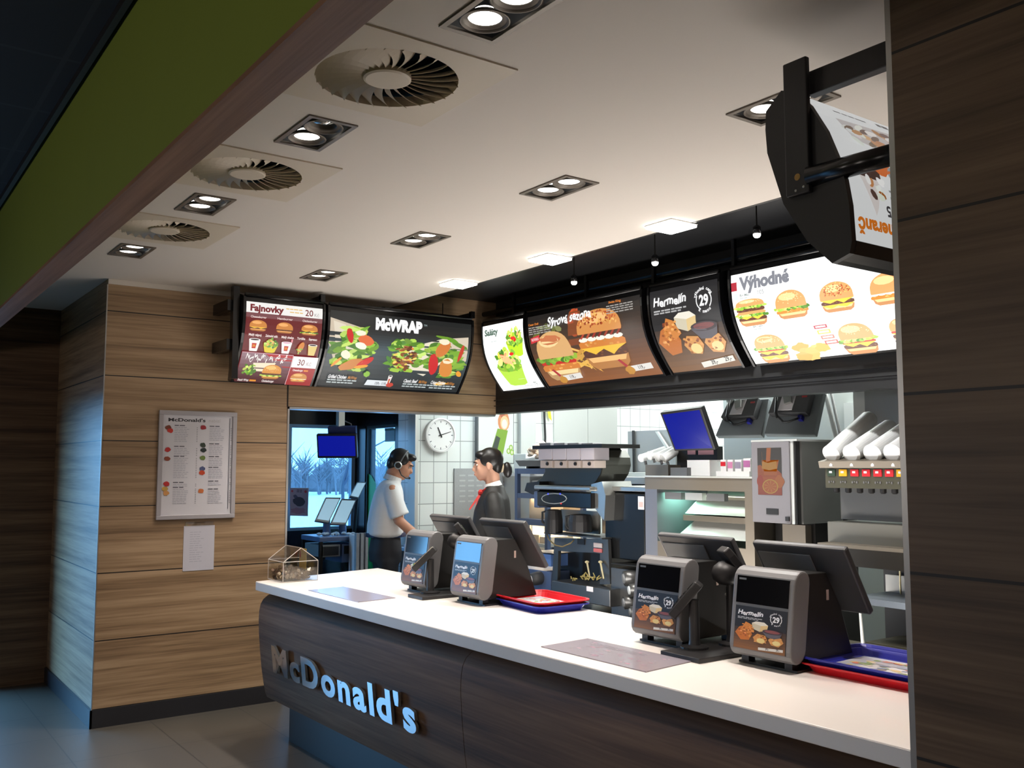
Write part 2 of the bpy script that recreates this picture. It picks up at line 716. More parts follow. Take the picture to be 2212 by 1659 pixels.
def hermelin_art(a):
    """Dark wooden table, a cheese wheel, nuggets and a pot of sauce."""
    a.rect(0, 0, 1, 1, (26, 26, 30))
    a.grad(0, 0, 1, .5, (128, 84, 44), (58, 42, 34), 8)
    a.text('Hermelín', .05, .80, .105, (250, 250, 250), w=.5, bold=.035, shear=.15, wave=.012)
    a.bars(.05, .73, .5, .018, (190, 190, 190), 6)
    a.bars(.05, .70, .42, .018, (180, 180, 180), 5)
    cx, cy = .80, .78
    for i in range(24):
        t0, t1 = 2 * PI * i / 24, 2 * PI * (i + 1) / 24
        if 2 < i < 10 or 15 < i < 21:
            continue
        a.poly([(cx + r * math.cos(t) * .9, cy + r * math.sin(t)) for r, t in ((.125, t0), (.125, t1), (.11, t1), (.11, t0))], (250, 250, 250))
    a.text('29', cx, cy - .06, .125, (250, 250, 250), w=.13, align='c', bold=.04)
    for s_, t0, sg, rr in (('výhodná cena', 2.75, -1, .125), ('k menu', -2.15, 1, .15)):
        n = len(s_)
        for i, ch in enumerate(s_):
            if ch == ' ':
                continue
            t = t0 + sg * i * (.2 if sg < 0 else .24)
            a.text(ch, cx + rr * .92 * math.cos(t), cy + rr * math.sin(t), .04, (250, 250, 250), align='c', bold=.03, rot=t - PI / 2 if sg < 0 else t + PI / 2)
    a.poly([(.34, .63), (.36, .5), (.5, .45), (.64, .5), (.66, .62), (.58, .68), (.42, .68)], (214, 204, 178))
    a.poly([(.34, .63), (.42, .68), (.58, .68), (.66, .62), (.52, .59)], (244, 238, 222))
    a.poly([(.5, .45), (.64, .5), (.66, .62), (.52, .59)], (230, 200, 140))
    for pts, c in (([(.02, .36), (.1, .5), (.22, .56), (.3, .5), (.36, .36), (.3, .22), (.14, .2)], (196, 112, 44)), ([(.14, .46), (.22, .64), (.32, .6), (.4, .44), (.3, .38)], (214, 134, 60)), ([(.38, .3), (.46, .4), (.62, .38), (.66, .28), (.58, .18), (.44, .2)], (216, 150, 80)), ([(.68, .3), (.76, .4), (.92, .38), (.97, .28), (.88, .17), (.74, .19)], (222, 158, 90))):
        a.poly(pts, c)
        mx, my = sum(p[0] for p in pts) / len(pts), sum(p[1] for p in pts) / len(pts)
        for i in range(26):
            a.ell(mx + random.uniform(-.11, .11), my + random.uniform(-.08, .08), .022, .016, jit(random.choice([c, (235, 165, 90), (150, 78, 30)]), 20), n=6)
    a.ell(.54, .25, .08, .06, (238, 214, 140), n=10)
    a.ell(.84, .25, .08, .055, (240, 220, 150), n=10)
    a.poly([(.56, .47), (.94, .49), (.9, .38), (.8, .34), (.66, .35)], (92, 88, 96))
    a.ell(.75, .485, .19, .055, (60, 48, 54))
    a.ell(.75, .49, .15, .035, (130, 70, 70))
    a.poly([(.5, .03), (.97, .07), (.97, .13), (.5, .09)], (232, 228, 218))
    a.text('39,-', .64, .057, .05, (50, 50, 50), bold=.03, rot=.05)
    a.text('29,-', .84, .075, .05, (50, 50, 50), bold=.03, rot=.05)

# ------------------------------------------------------------------ materials
WOODC = (rgb(118, 94, 70), rgb(154, 126, 96), rgb(180, 152, 120))
M_WOOD = wood_mat('wood_laminate', (.55, .55, 17), WOODC, (2, .1175, .4375, .007))
M_WOOD_PLAIN = wood_mat('wood_laminate_plain', (.5, .5, 15), (rgb(66, 46, 32), rgb(92, 68, 48), rgb(116, 90, 66)), rough=.75)
M_WOOD_FLAT = wood_mat('wood_laminate_soffit', (.5, 22, .5), (rgb(104, 74, 54), rgb(128, 96, 74), rgb(150, 116, 92)))
M_WHITE_CEIL = mat('ceiling_paint', rgb(226, 218, 208), .8)
M_BLACK = mat('black_paint', rgb(24, 25, 27), .45)
M_BLACK_GLOSS = mat('black_lacquer', rgb(16, 16, 18), .25)
M_BLACK_PLASTIC = mat('black_plastic', rgb(34, 33, 34), .45, bump=.05, bscale=300)
M_DARK_METAL = mat('dark_metal', rgb(48, 47, 46), .4, .6)
M_GREEN = mat('green_paint', rgb(108, 124, 34), .7, vary=.06)
M_TILE = tile_mat('white_tiles', 1, 2, .15, .2, rgb(226, 230, 226), rgb(214, 220, 217), rgb(150, 156, 154), .004, .2, (0, .06))
M_TILE_X = tile_mat('white_tiles_side', 0, 2, .15, .2, rgb(224, 228, 226), rgb(212, 218, 217), rgb(170, 176, 178), .004, .2, (0, .06))
M_FLOOR = tile_mat('floor_tiles', 0, 1, .6, .6, rgb(84, 79, 72), rgb(78, 74, 68), rgb(60, 57, 54), .004, .38)
M_DINECEIL = tile_mat('black_ceiling_tiles', 0, 1, .6, .6, rgb(14, 15, 17), rgb(13, 14, 16), rgb(34, 36, 40), .01, .8)
M_STEEL = mat('brushed_steel', rgb(176, 176, 172), .32, .85, bump=.04, bscale=120)
M_STEEL_L = mat('pale_steel', rgb(206, 208, 204), .4, .5)
M_STEEL_D = mat('dark_steel', rgb(104, 104, 103), .36, .8)
M_ALU = mat('aluminium_trim', rgb(190, 190, 188), .35, .8)
M_BASEB = mat('dark_skirting', rgb(40, 40, 44), .4)
M_SOLID = mat('white_solid_surface', rgb(240, 233, 226), .28, coat=.2)
M_SOLID_EDGE = mat('grey_counter_edge', rgb(226, 224, 220), .45)
M_GREY = mat('grey_plastic', rgb(112, 111, 112), .4)
M_GREY_M = mat('mid_grey_plastic', rgb(112, 114, 116), .45)
M_GREY_D = mat('dark_grey_plastic', rgb(66, 66, 68), .45)
M_WHITE = mat('white_plastic', rgb(238, 238, 236), .35)
M_PAPER = mat('white_paper', rgb(224, 220, 222), .7)
M_SCREEN = mat('black_screen', rgb(10, 11, 14), .12)
M_BLUESCREEN = mat('blue_screen', rgb(10, 14, 40), .2, emit=rgb(14, 26, 168), es=.6)
M_WHITESCREEN = mat('lit_screen', rgb(40, 50, 60), .2, emit=rgb(178, 222, 246), es=.5)
M_BLUEMETAL = mat('blue_grey_metal', rgb(92, 108, 140), .42, .3)
M_RED = mat('red_plastic', rgb(204, 26, 38), .35)
M_BLUE = mat('blue_plastic', rgb(40, 44, 150), .35)
M_GLASS = clear_mat('window_glass', (.48, .50, .52), .06)
M_ACRYL = clear_mat('clear_acrylic', (.96, .96, .95), .13)
M_LAMP = mat('lit_lamp', rgb(250, 250, 245), .2, emit=(1, .96, .9), es=5.0)
M_LAMPPANEL = mat('lit_lamp_panel', rgb(250, 250, 245), .3, emit=(1, .98, .92), es=9.0)
M_REFLECTOR = mat('lamp_reflector', rgb(200, 200, 196), .12, 1.0)
M_SKIN = mat('skin', rgb(206, 150, 122), .5)
M_HAIR = mat('black_hair', rgb(20, 18, 18), .4)
M_BACKLIT = print_mat('backlit_print', .82)
M_BACKLIT_HI = print_mat('bright_backlit_print', 1.3)
M_BACKLIT_LO = print_mat('soft_backlit_print', .45)
M_PRINT = print_mat('printed_paper', 0, .4)

# ------------------------------------------------------------------ setting


def plate(x0, x1, y0, y1, z, holes, flip=True):
    """A flat sheet with rectangular holes."""
    xs = sorted({x0, x1, *[h[0] for h in holes], *[h[1] for h in holes]})
    ys = sorted({y0, y1, *[h[2] for h in holes], *[h[3] for h in holes]})
    m = MB()
    V = {}

    def v(x, y):
        if (x, y) not in V:
            V[x, y] = m.bm.verts.new((x, y, z))
        return V[x, y]
    for a, b in zip(xs, xs[1:]):
        for c, d in zip(ys, ys[1:]):
            mx, my = (a + b) / 2, (c + d) / 2
            if any(h[0] < mx < h[1] and h[2] < my < h[3] for h in holes):
                continue
            m.bm.faces.new((v(a, c), v(a, d), v(b, d), v(b, c)))
    return m


CZ = 2.96          # white ceiling
BZ = 3.12          # black ceiling above the menu boards
LX = -6.68         # wood wall with the poster
ROW_A = [(-2.06, 1.44), (-3.26, 1.42), (-4.48, 1.39), (-5.72, 1.355)]
ROW_B = [(-2.04, 2.63), (-3.27, 2.61), (-4.49, 2.595), (-5.72, 2.57)]
VENTS = [(-2.645, 1.40), (-3.89, 1.385), (-5.11, 1.375)]
SQUARES = [(-3.44, 3.50), (-4.43, 3.47), (-5.42, 3.44)]
HX, HY = .160, .086
holes = [(x - HX, x + HX, y - HY, y + HY) for x, y in ROW_A + ROW_B] + [(x - .24, x + .24, y - .24, y + .24) for x, y in VENTS]
CE = 3.55
struct('floor', MB().box(-9.0, 4, -4.2, 10.2, -.1, 0), M_FLOOR)
struct('ceiling', plate(-9.0, 3.4, .785, CE, CZ, holes), M_WHITE_CEIL)
struct('ceiling_edge', MB().box(LX, 3.4, CE, CE + .015, CZ - .002, BZ), M_BLACK)
struct('ceiling_black', MB().box(LX - .12, 3.4, CE + .015, 4.9, BZ, BZ + .05), M_BLACK)
struct('ceiling_dining', MB().box(-9.0, 4, -4.2, .69, 3.16, 3.2), M_DINECEIL)
struct('ceiling_kitchen', MB().box(-9.2, 3.4, 4.76, 10.2, 3.0, 3.05), M_WHITE)
struct('ceiling_booth', MB().box(-9.2, LX - .12, 1.56, 4.76, 2.7, 2.75), M_WHITE)
struct('ceiling_beam', MB().box(-9.0, 3.4, .69, .785, 2.562, 3.2), M_GREEN)
struct('trim_1', MB().box(-9.0, 3.4, .688, .787, 2.548, 2.562), M_WOOD_FLAT)
struct('trim_2', MB().box(-9.0, 3.4, .655, .675, 3.13, 3.16), M_DARK_METAL)

struct('wall_left', MB().box(LX - .12, LX, 1.44, 2.735, 0, BZ).box(LX - .12, LX, 2.735, 4.63, 2.135, BZ), M_WOOD)
struct('wall_return', MB().box(-8.3, LX - .12, 1.44, 1.56, 0, CZ), M_WOOD)
struct('baseboard_left', MB().box(LX, LX + .012, 1.428, 2.735, 0, .116), M_BASEB)
struct('baseboard_return', MB().box(-8.3, LX + .012, 1.428, 1.44, 0, .116), M_BASEB)
struct('trim_3', MB().box(LX, LX + .012, 1.44, 3.53, CZ - .035, CZ - .001), M_WHITE_CEIL)
struct('trim_4', MB().box(LX - .125, LX + .006, 2.733, 2.747, 0, 2.14).box(LX - .125, LX + .006, 2.733, 4.62, 2.125, 2.14), M_ALU)
struct('trim_5', MB().box(LX, LX + .003, 2.727, 2.737, 2.14, 2.42).box(LX, LX + .002, 4.08, 4.088, 2.86, 3.06), M_DARK_METAL)
struct('trim_6', MB().box(LX - .002, LX + .005, 1.434, 1.441, .116, CZ - .04), M_ALU)
# end wall of the side room with its tall window opening
struct('wall_end', MB().box(-8.62, -8.3, -4.2, -1.1, 0, 3.16).box(-8.62, -8.3, .9, 1.56, 0, 3.16).box(-8.62, -8.3, -1.1, .9, 2.2, 3.16).box(-8.62, -8.3, -1.1, .9, 0, .1), M_WOOD_PLAIN)
struct('wall_back', MB().box(-9.0, 4, -4.3, -4.2, 0, 3.2), M_WOOD_PLAIN)
struct('wall_dining_right', MB().box(3.4, 3.5, -4.2, 10.2, 0, 3.2), M_WOOD_PLAIN)
wn = MB()
for y in (-1.1, -.12, .85):
    wn.box(-8.56, -8.5, y, y + .05, .1, 2.2)
wn.box(-8.56, -8.5, -1.05, .85, 2.15, 2.2).box(-8.56, -8.5, -1.05, .85, .1, .15)
struct('window_3', wn, M_BLACK)
# wood pillar beside the counter
PY_ = 2.17
struct('wall_right', MB().box(-1.335, 3.4, PY_, PY_ + .05, 0, CZ + .2), wood_mat('wood_laminate_shaded', (.55, .55, 17), (rgb(70, 54, 38), rgb(94, 75, 56), rgb(114, 94, 72)), (2, .11, .4425, .008)))  # same laminate as the poster wall, the pillar's shade put into darker colours
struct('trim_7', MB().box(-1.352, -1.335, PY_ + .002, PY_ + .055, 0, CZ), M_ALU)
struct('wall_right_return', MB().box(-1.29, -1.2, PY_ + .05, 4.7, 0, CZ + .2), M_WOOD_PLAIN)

# black fascia over the kitchen opening
struct('wall_fascia', MB().hexa([(LX - .12, 4.625, 2.152), (-1.29, 4.80, 2.125), (-1.29, 4.92, 2.125), (LX - .12, 4.76, 2.152), (LX - .12, 4.625, BZ), (-1.29, 4.80, BZ), (-1.29, 4.92, BZ), (LX - .12, 4.76, BZ)]), M_BLACK)
struct('trim_8', MB().tube([(LX, 4.612, 2.262), (-1.3, 4.785, 2.235)], .006, 6).tube([(LX, 4.612, 2.215), (-1.3, 4.785, 2.19)], .004, 6), M_BLACK_GLOSS)
# kitchen
KX = -7.75
struct('wall_kitchen', MB().box(KX - .12, KX, 4.47, 10.2, 0, 3.0), M_TILE)
struct('wall_kitchen_back', MB().box(KX - .12, 3.4, 10.2, 10.3, 0, 3.0), M_TILE_X)
struct('trim_9', MB().box(KX - .13, KX + .01, 4.44, 4.475, 0, 2.72), M_STEEL_L)
# drive-through booth
struct('wall_booth', MB().box(-9.12, -9.0, 1.56, 3.685, 0, 2.7).box(-9.12, -9.0, 4.44, 4.57, 0, 2.7).box(-9.12, -9.0, 3.685, 4.44, 2.12, 2.7).box(-9.12, -9.0, 3.685, 4.44, 0, 1.05), M_BLACK_GLOSS)
struct('wall_booth_side', MB().box(-9.0, -8.79, 4.45, 4.57, 0, 2.7).box(-8.145, -8.09, 4.45, 4.57, 0, 2.7).box(-8.79, -8.145, 4.45, 4.57, 2.11, 2.7).box(-8.79, -8.145, 4.45, 4.57, 0, .5), M_BLACK_GLOSS)
struct('wall_booth_tiles', MB().box(-8.09, KX - .12, 4.45, 4.57, 0, 2.7), M_TILE_X)
wf = MB()
for a, b, c, d in ((3.685, 3.735, 1.05, 2.12), (4.40, 4.44, 1.05, 2.12), (3.735, 4.40, 2.085, 2.12), (3.735, 4.40, 1.05, 1.08)):
    wf.box(-9.06, -9.0, a, b, c, d)
w1 = struct('window_1', wf, mat('pale_blue_frame', rgb(150, 180, 200), .4))
MB().box(-9.04, -9.03, 3.735, 4.40, 1.08, 2.085).build('glass_pane', M_GLASS, w1)
wf = MB()
for a, b, c, d in ((-8.79, -8.765, .5, 2.11), (-8.175, -8.145, .5, 2.11), (-8.765, -8.175, 2.08, 2.11), (-8.765, -8.175, .5, .53)):
    wf.box(a, b, 4.46, 4.52, c, d)
w2 = struct('window_2', wf, M_BLACK)
MB().box(-8.765, -8.175, 4.485, 4.495, .53, 2.08).build('glass_pane', M_GLASS, w2)
st = MB()
st.face([(-8.765, 4.478, .6), (-8.6, 4.478, .6), (-8.6, 4.478, 1.52), (-8.70, 4.478, 1.60), (-8.765, 4.478, 1.62)])
tag(st.build('window_sticker', mat('green_film', rgb(40, 170, 90), .4)), 'green curved film sticker on the booth side window pane', 'sticker')
st = MB()
st.face([(-8.41, 4.479, 1.1), (-8.22, 4.479, 1.1), (-8.22, 4.479, 1.74), (-8.28, 4.479, 1.80), (-8.36, 4.479, 1.74), (-8.41, 4.479, 1.6)])
tag(st.build('window_sticker', mat('teal_film', rgb(90, 180, 190), .4)), 'pale teal rounded film sticker behind the headset man', 'sticker')
# out of doors
struct('ground_yard', MB().box(-90, -8.65, -40, 2.6, -.3, -.25), mat('low_bounce_ground', rgb(44, 46, 50), .7))  # unseen ground, made dark to cut light bounced in through the side window
struct('ground_outside', MB().box(-90, -9.2, 2.6, 60, -.3, -.25), mat('snow', rgb(236, 240, 244), .8))
tr = MB()
random.seed(3)
for i in range(110):
    x, y = -58 - random.uniform(0, 8), 10 + random.uniform(0, 34)
    h = random.uniform(1.6, 3.0)
    tr.cone((x, y, -.3), (x + random.uniform(-.3, .3), y + random.uniform(-.4, .4), h), .07, .015, 5)
    for k in range(16):
        z = h * random.uniform(.15, .85)
        a = random.uniform(0, 2 * PI)
        l = random.uniform(.5, 1.3)
        tr.cone((x, y, z), (x + l * math.cos(a), y + l * math.sin(a), z + l * .9), .035, .008, 4, False)
for i in range(60):
    tr.ell((-66 - random.uniform(0, 4), 4 + i * .8, .0), 1.6, 1.2, random.uniform(1.2, 2.2), 8)
t_ = tr.build('bare_undergrowth', mat('bare_twigs', rgb(120, 122, 128), .9))
tag(t_, 'belt of bare grey trees and bushes beyond the snow outside the window', 'trees', kind='stuff')
tw = MB()
random.seed(5)


def twig(p, d, l, r, n):
    q = p + d * l
    tw.cone(p, q, r, r * .65, 5, False)
    if n:
        for k in range(3):
            dd = (d + Vector((random.uniform(-.6, .6), random.uniform(-.7, .7), random.uniform(-.3, .5)))).normalized()
            twig(q, dd, l * .75, r * .6, n - 1)


twig(Vector((-22, 10.55, -.3)), Vector((0, -.02, 1)), 1.5, .06, 4)
tag(tw.build('bare_tree', mat('bare_bark', rgb(70, 78, 92), .9)), 'single bare branching tree close outside the drive-through window', 'tree')

# ------------------------------------------------------------------ ceiling lamps


def ring_plate(m, x0, x1, y0, y1, wd, z0, z1):
    m.box(x0, x1, y0, y0 + wd, z0, z1).box(x0, x1, y1 - wd, y1, z0, z1).box(x0, x0 + wd, y0 + wd, y1 - wd, z0, z1).box(x1 - wd, x1, y0 + wd, y1 - wd, z0, z1)


M_FLANGE = mat('grey_lamp_flange', rgb(118, 110, 100), .4, .4)


def downlight(x, y, label, lit=(1, 1), wt=1.0, cone=96):
    t = thing('recessed_downlight', label, 'ceiling light', (x, y, CZ), 0, 'twin recessed downlights in the white ceiling')
    m = MB()
    ring_plate(m, -.172, .172, -.096, .096, .017, -.006, .004)
    m.build('flange', M_FLANGE, t, local=True)
    m = MB()
    m.face([(-HX, -HY, .11), (HX, -HY, .11), (HX, HY, .11), (-HX, HY, .11)])
    for a, b in (((-HX, -HY), (HX, -HY)), ((HX, -HY), (HX, HY)), ((HX, HY), (-HX, HY)), ((-HX, HY), (-HX, -HY))):
        m.face([(*a, 0), (*b, 0), (*b, .11), (*a, .11)])
    m.build('housing', M_BLACK, t, local=True)
    for k, on in zip((-1, 1), lit):
        c = (k * .076, 0, 0)
        g = MB()
        g.lathe(c, [(.072, .004), (.075, .0), (.068, -.001), (.066, .006), (.060, .004), (.056, .010), (.050, .006), (.049, .02)], 28, cap=False)
        g.build('gimbal_ring', M_FLANGE, t, smooth=True, local=True)
        l = MB()
        l.lathe(c, [(.049, .012), (.045, .022), (.030, .034), (.012, .040)], 24)
        lamp = l.build('lamp', M_LAMP if on else M_REFLECTOR, t, smooth=True, local=True)
        MB().lathe((k * .076, 0, .014), [(.012, 0), (.012, .012), (.008, .016)], 12).build('bulb_cap', M_STEEL_L, lamp, local=True)
        if on:
            add_light('downlight_beam', 'SPOT', (x + k * .076, y, CZ - .012), SPOT_W * wt, WARM, shadow_soft_size=.04, spot_size=R(cone), spot_blend=.75)


SPOT_W = 44
for (x, y), n in zip(ROW_A, ('nearest the camera along the beam', 'between the two biggest vents, one lamp unlit', 'between the second and third vents', 'nearest the corner of the poster wall')):
    downlight(x, y, 'twin recessed downlight beside the wood beam, ' + n, (1, 0) if x == -3.26 else (1, 1), .42 if x > -5 else .55, 80)
for (x, y), n in zip(ROW_B, ('partly hidden behind the hanging turned menu board', 'largest whole one in the middle of the white ceiling', 'second one out from the poster wall in the middle row', 'just above the wrap menu board')):
    downlight(x, y, 'twin recessed downlight, ' + n)

M_VENT = mat('vent_enamel', rgb(216, 204, 184), .5)
for (x, y), n in zip(VENTS, ('largest and nearest', 'middle of the three in size', 'smallest, nearest the poster wall')):
    t = thing('ceiling_vent', 'round swirl ceiling vent of cream blades, ' + n, 'air vent', (x, y, CZ), 0, 'swirl vents along the beam')
    m = MB()
    N = 48
    sq = lambda a: min(.305 / max(abs(math.cos(a)), 1e-6), .305 / max(abs(math.sin(a)), 1e-6))
    for z in (-.006,):
        o = [m.bm.verts.new((sq(2 * PI * i / N) * math.cos(2 * PI * i / N), sq(2 * PI * i / N) * math.sin(2 * PI * i / N), z)) for i in range(N)]
        i_ = [m.bm.verts.new((.232 * math.cos(2 * PI * i / N), .232 * math.sin(2 * PI * i / N), z)) for i in range(N)]
        o2 = [m.bm.verts.new((v.co.x, v.co.y, 0)) for v in o]
        i2 = [m.bm.verts.new((v.co.x, v.co.y, .03)) for v in i_]
        for k in range(N):
            j = (k + 1) % N
            m.bm.faces.new((o[k], o[j], i_[j], i_[k]))
            m.bm.faces.new((o2[k], o2[j], o[j], o[k]))
            m.bm.faces.new((i_[k], i_[j], i2[j], i2[k]))
    m.build('face_plate', M_VENT, t, local=True)
    m = MB()
    m.lathe((0, 0, 0), [(.236, .03), (.236, .16), (.001, .16)], 32, cap=False)
    m.build('duct_box', M_BLACK, t, local=True)
    MB().lathe((0, 0, -.009), [(.001, 0), (.070, 0), (.078, .004), (.078, .02)], 32).build('hub', M_VENT, t, smooth=False, local=True)
    nb = 26
    for k in range(nb):
        b = MB()
        rs = []
        for q in range(7):
            f = q / 6
            r = .076 + (.232 - .076) * f
            a = 2 * PI * k / nb - .20 * f * f
            hw = .0085 + .0205 * f
            tilt = R(38)
            c, s_ = math.cos(a), math.sin(a)
            tx, ty = -s_, c
            pts = []
            for e, zt in ((-1, 0), (1, 0), (1, .002), (-1, .002)):
                d = e * hw
                pts.append((r * c + tx * d * math.cos(tilt), r * s_ + ty * d * math.cos(tilt), .006 + d * math.sin(tilt) + zt))
            rs.append(b.ring(pts))
        b.skin(rs)
        b.build('blade', M_VENT, t, smooth=False, local=True)

for (x, y), n in zip(SQUARES, ('nearest the camera', 'in the middle', 'farthest from the camera')):
    t = thing('square_ceiling_lamp', 'glowing square lamp on the ceiling edge over the menu boards, ' + n, 'ceiling light', (x, y, CZ), 0, 'square lamps along the ceiling edge')
    MB().box(-.098, .098, -.098, .098, -.006, 0).build('housing', M_WHITE, t, bevel=.002, local=True)
    MB().box(-.094, .094, -.094, .094, -.020, -.0062).build('diffuser', M_LAMPPANEL, t, bevel=.003, local=True)
    add_light('square_lamp_beam', 'SPOT', (x, y, CZ - .05), 64, (1, .97, .92), shadow_soft_size=.08, spot_size=R(110), spot_blend=.6)

for (px, py), n in zip(((1240, 610), (1415, 568), (1635, 507)), ('above the cheese season board', 'above the cheese nugget board', 'beside the hanging turned menu board')):
    p = AY(px, py, 3.95)
    t = thing('spot_lamp', 'small round white spot lamp on black ceiling, ' + n, 'spot light', p, 0, 'spot lamps above the menu boards')
    MB().lathe((0, 0, 0), [(.001, -.018), (.014, -.014), (.020, -.004), (.020, .006), (.014, .016)], 18).build('lamp_head', M_LAMPPANEL, t, smooth=True, local=True)
    MB().lathe((0, 0, .0), [(.0215, .004), (.0215, .04), (.012, .05)], 18).build('shade', M_BLACK_GLOSS, t, smooth=True, local=True)
    add_light('spot_lamp_beam', 'SPOT', p + Vector((0, .03, -.03)), 55, (1, .98, .95), rot=(R(34), 0, 0), shadow_soft_size=.03, spot_size=R(75), spot_blend=.8)
    MB().cone((0, 0, .045), (0, 0, BZ - p.z), .004, .004, 8).build('stem', M_DARK_METAL, t, local=True)

# ------------------------------------------------------------------ menu boards
PROF = [(0.0, .230), (.05, .185), (.10, .145), (.15, .108), (.20, .076), (.26, .046), (.32, .024), (.39, .009), (.46, .002), (.52, .0), (.575, .004)]   # (height, set-back of the face)


def prof_at(v):
    for (z0, y0), (z1, y1) in zip(PROF, PROF[1:]):
        if v <= z1:
            t = (v - z0) / (z1 - z0)
            return z0 + (z1 - z0) * t, y0 + (y1 - y0) * t, (y1 - y0), (z1 - z0)
    return PROF[-1][0], PROF[-1][1], 0, 1


def board_fn(x0, z0):
    def fn(u, v, e):
        z, y, dy, dz = prof_at(v + z0)
        l = math.hypot(dy, dz)
        return (x0 + u, y - (dz / l) * (e + .0015), z + (dy / l) * (e + .0015))
    return fn


def menu_board(name, label, loc, rotz, W, art, pmat, group, mx=.022, mt=.03, mb=.012):
    t = thing(name, label, 'menu board', loc, rotz, group)
    out = [(y, z) for z, y in PROF] + [(.07, .60), (.12, .59), (.2, .35), (.28, .01)]
    sh = MB()
    sh.prism(out, lambda p, s: (s, p[0], p[1]), .004, W - .004)
    sh.build('light_box', M_BLACK_GLOSS, t, local=True)
    for s in (0, 1):
        e = MB()
        big = [(y - (.008 if i < len(PROF) else 0), z + (.004 if i > 5 else -.004 if i == 0 else 0)) for i, (y, z) in enumerate(out)]
        x0 = 0 if s == 0 else W - .016
        e.prism(big, lambda p, q: (q, p[0], p[1]), x0, x0 + .016)
        e.build('end_cap', M_BLACK_GLOSS, t, local=True)
    rail = MB()
    rail.tube([(.016, .012, .592), (W - .016, .012, .592)], .016, 10)
    rail.build('top_rail', M_BLACK_GLOSS, t, smooth=True, local=True)
    H = .575 - mt - mb
    art.build('graphic', pmat, t, board_fn(mx, mb), strips=14)
    return t


BH = .533


def new_art(W):
    return Art(W - .044, BH)


# 1: red value board
random.seed(11)
a = new_art(.61)
a.rect(0, 0, 1, 1, (104, 20, 26))
a.rect(0, .80, 1, .86, (120, 70, 74))
a.rect(0, .86, 1, 1, (240, 238, 234))
a.text('Fajnovky', .05, .885, .085, (116, 24, 34), w=.43, bold=.045)
a.bars(.51, .945, .22, .012, (226, 180, 90), 4)
a.bars(.56, .905, .18, .012, (226, 180, 90), 3)
a.text('20', .765, .882, .085, (116, 24, 34), bold=.01)
a.text('Kč', .89, .882, .045, (150, 140, 140), bold=.0)
for x, fl, s in ((.16, 'pc', 'Cheeseburger'), (.5, 'p', 'Hamburger'), (.83, 'lpc', 'Chickenburger')):
    a.text(s, x, .795 if x < .3 else .80, .028, (240, 220, 215), w=.2, align='c', bold=.02)
    burger(a.sub(x - .12, .625, x + .12, .77), (206, 132, 62), fl, seeds=False)
for x, s in ((.13, 'Malý nápoj'), (.34, 'Zahradní salát'), (.55, 'Malý shake'), (.73, 'Tortilka'), (.89, 'Espresso')):
    a.text(s, x, .565, .028, (240, 225, 220), w=.16 if x < .6 else .11, align='c', bold=.03)
cup(a.sub(.06, .375, .21, .535))
salad_bowl(a.sub(.25, .37, .44, .55), (225, 200, 40))
cup(a.sub(.475, .375, .62, .525), lid=(226, 170, 190))
a.poly([(.60, .52), (.62, .52), (.62, .56), (.60, .56)], (240, 150, 160))
a.ell(.74, .47, .035, .07, (214, 130, 50), rot=-.4)
leaves(a, .72, .42, .05, .04, 10)
cup(a.sub(.83, .375, .96, .52), (226, 200, 120), None)
a.grad(0, 0, .66, .355, (70, 20, 26), (150, 120, 130), 8)
a.poly([(.3, .355), (.66, .355), (.66, .15)], (176, 22, 36))
a.rect(0, .355, .66, .365, (200, 150, 160))
a.text('NOVINKY za 20 Kč', .06, .275, .055, (250, 245, 240), w=.53, bold=.02, shear=.15, wave=.03)
a.poly([(.17, .24), (.46, .255), (.42, .14), (.2, .14)], (240, 230, 200))
leaves(a, .14, .16, .09, .07, 20)
burger(a.sub(.3, .055, .57, .235), (222, 150, 66), 'lp')
a.text('Snack Wrap', .03, .02, .026, (240, 230, 225), w=.14, bold=.03, shear=.2)
a.bars(.18, .02, .1, .02, (230, 150, 50), 1)
a.text('Chickenburger', .34, .02, .026, (240, 230, 225), w=.16, bold=.03)
a.rect(.66, 0, 1, .355, (160, 22, 28))
a.rect(.655, 0, .662, .365, (236, 200, 205))
a.rect(.665, .22, 1, .355, (246, 242, 238))
a.text('30', .74, .25, .075, (116, 24, 34), bold=.005)
a.text('Kč', .86, .25, .045, (170, 150, 150), bold=0)
a.text('Cheeseburger', .70, .175, .026, (240, 225, 220), w=.14, bold=.03)
a.bars(.85, .175, .07, .02, (230, 140, 50), 1)
burger(a.sub(.69, .04, .93, .155), (206, 140, 70), 'tcw', seeds=False)
BX = -6.285
menu_board('menu_board', 'red backlit menu board headed Fajnovky, half-width, nearest the wall arms', (BX, 2.235, 2.29), PI / 2, .61, a, M_BACKLIT, 'menu boards on the poster wall')

# 2: wraps
random.seed(12)
a = new_art(1.27)
a.rect(0, 0, 1, 1, (20, 24, 26))
a.grad(0, 0, 1, .62, (24, 30, 32), (86, 104, 112), 10)
a.grad(0, .50, 1, .78, (70, 88, 96), (24, 28, 30), 8)
a.poly([(0, .9), (.2, .8), (.22, .3), (.06, .3), (0, .55)], (206, 190, 168))
a.poly([(.02, .86), (.19, .77), (.2, .5), (.05, .45)], (226, 214, 194))
a.poly([(.5, .55), (.78, .74), (.86, .5), (.7, .2), (.52, .3)], (236, 226, 204))
a.poly([(.78, .74), (.98, .80), (.985, .45), (.9, .25)], (216, 202, 180))
a.text('McWRAP', .30, .80, .155, (250, 250, 250), w=.33, bold=.07)
a.text('TM', .64, .90, .03, (170, 190, 190), bold=0)
for x, y, rx, ry in ((.17, .5, .135, .29), (.53, .47, .12, .24), (.81, .47, .14, .3)):
    leaves(a, x, y, rx, ry, 60, GREENS, .24)
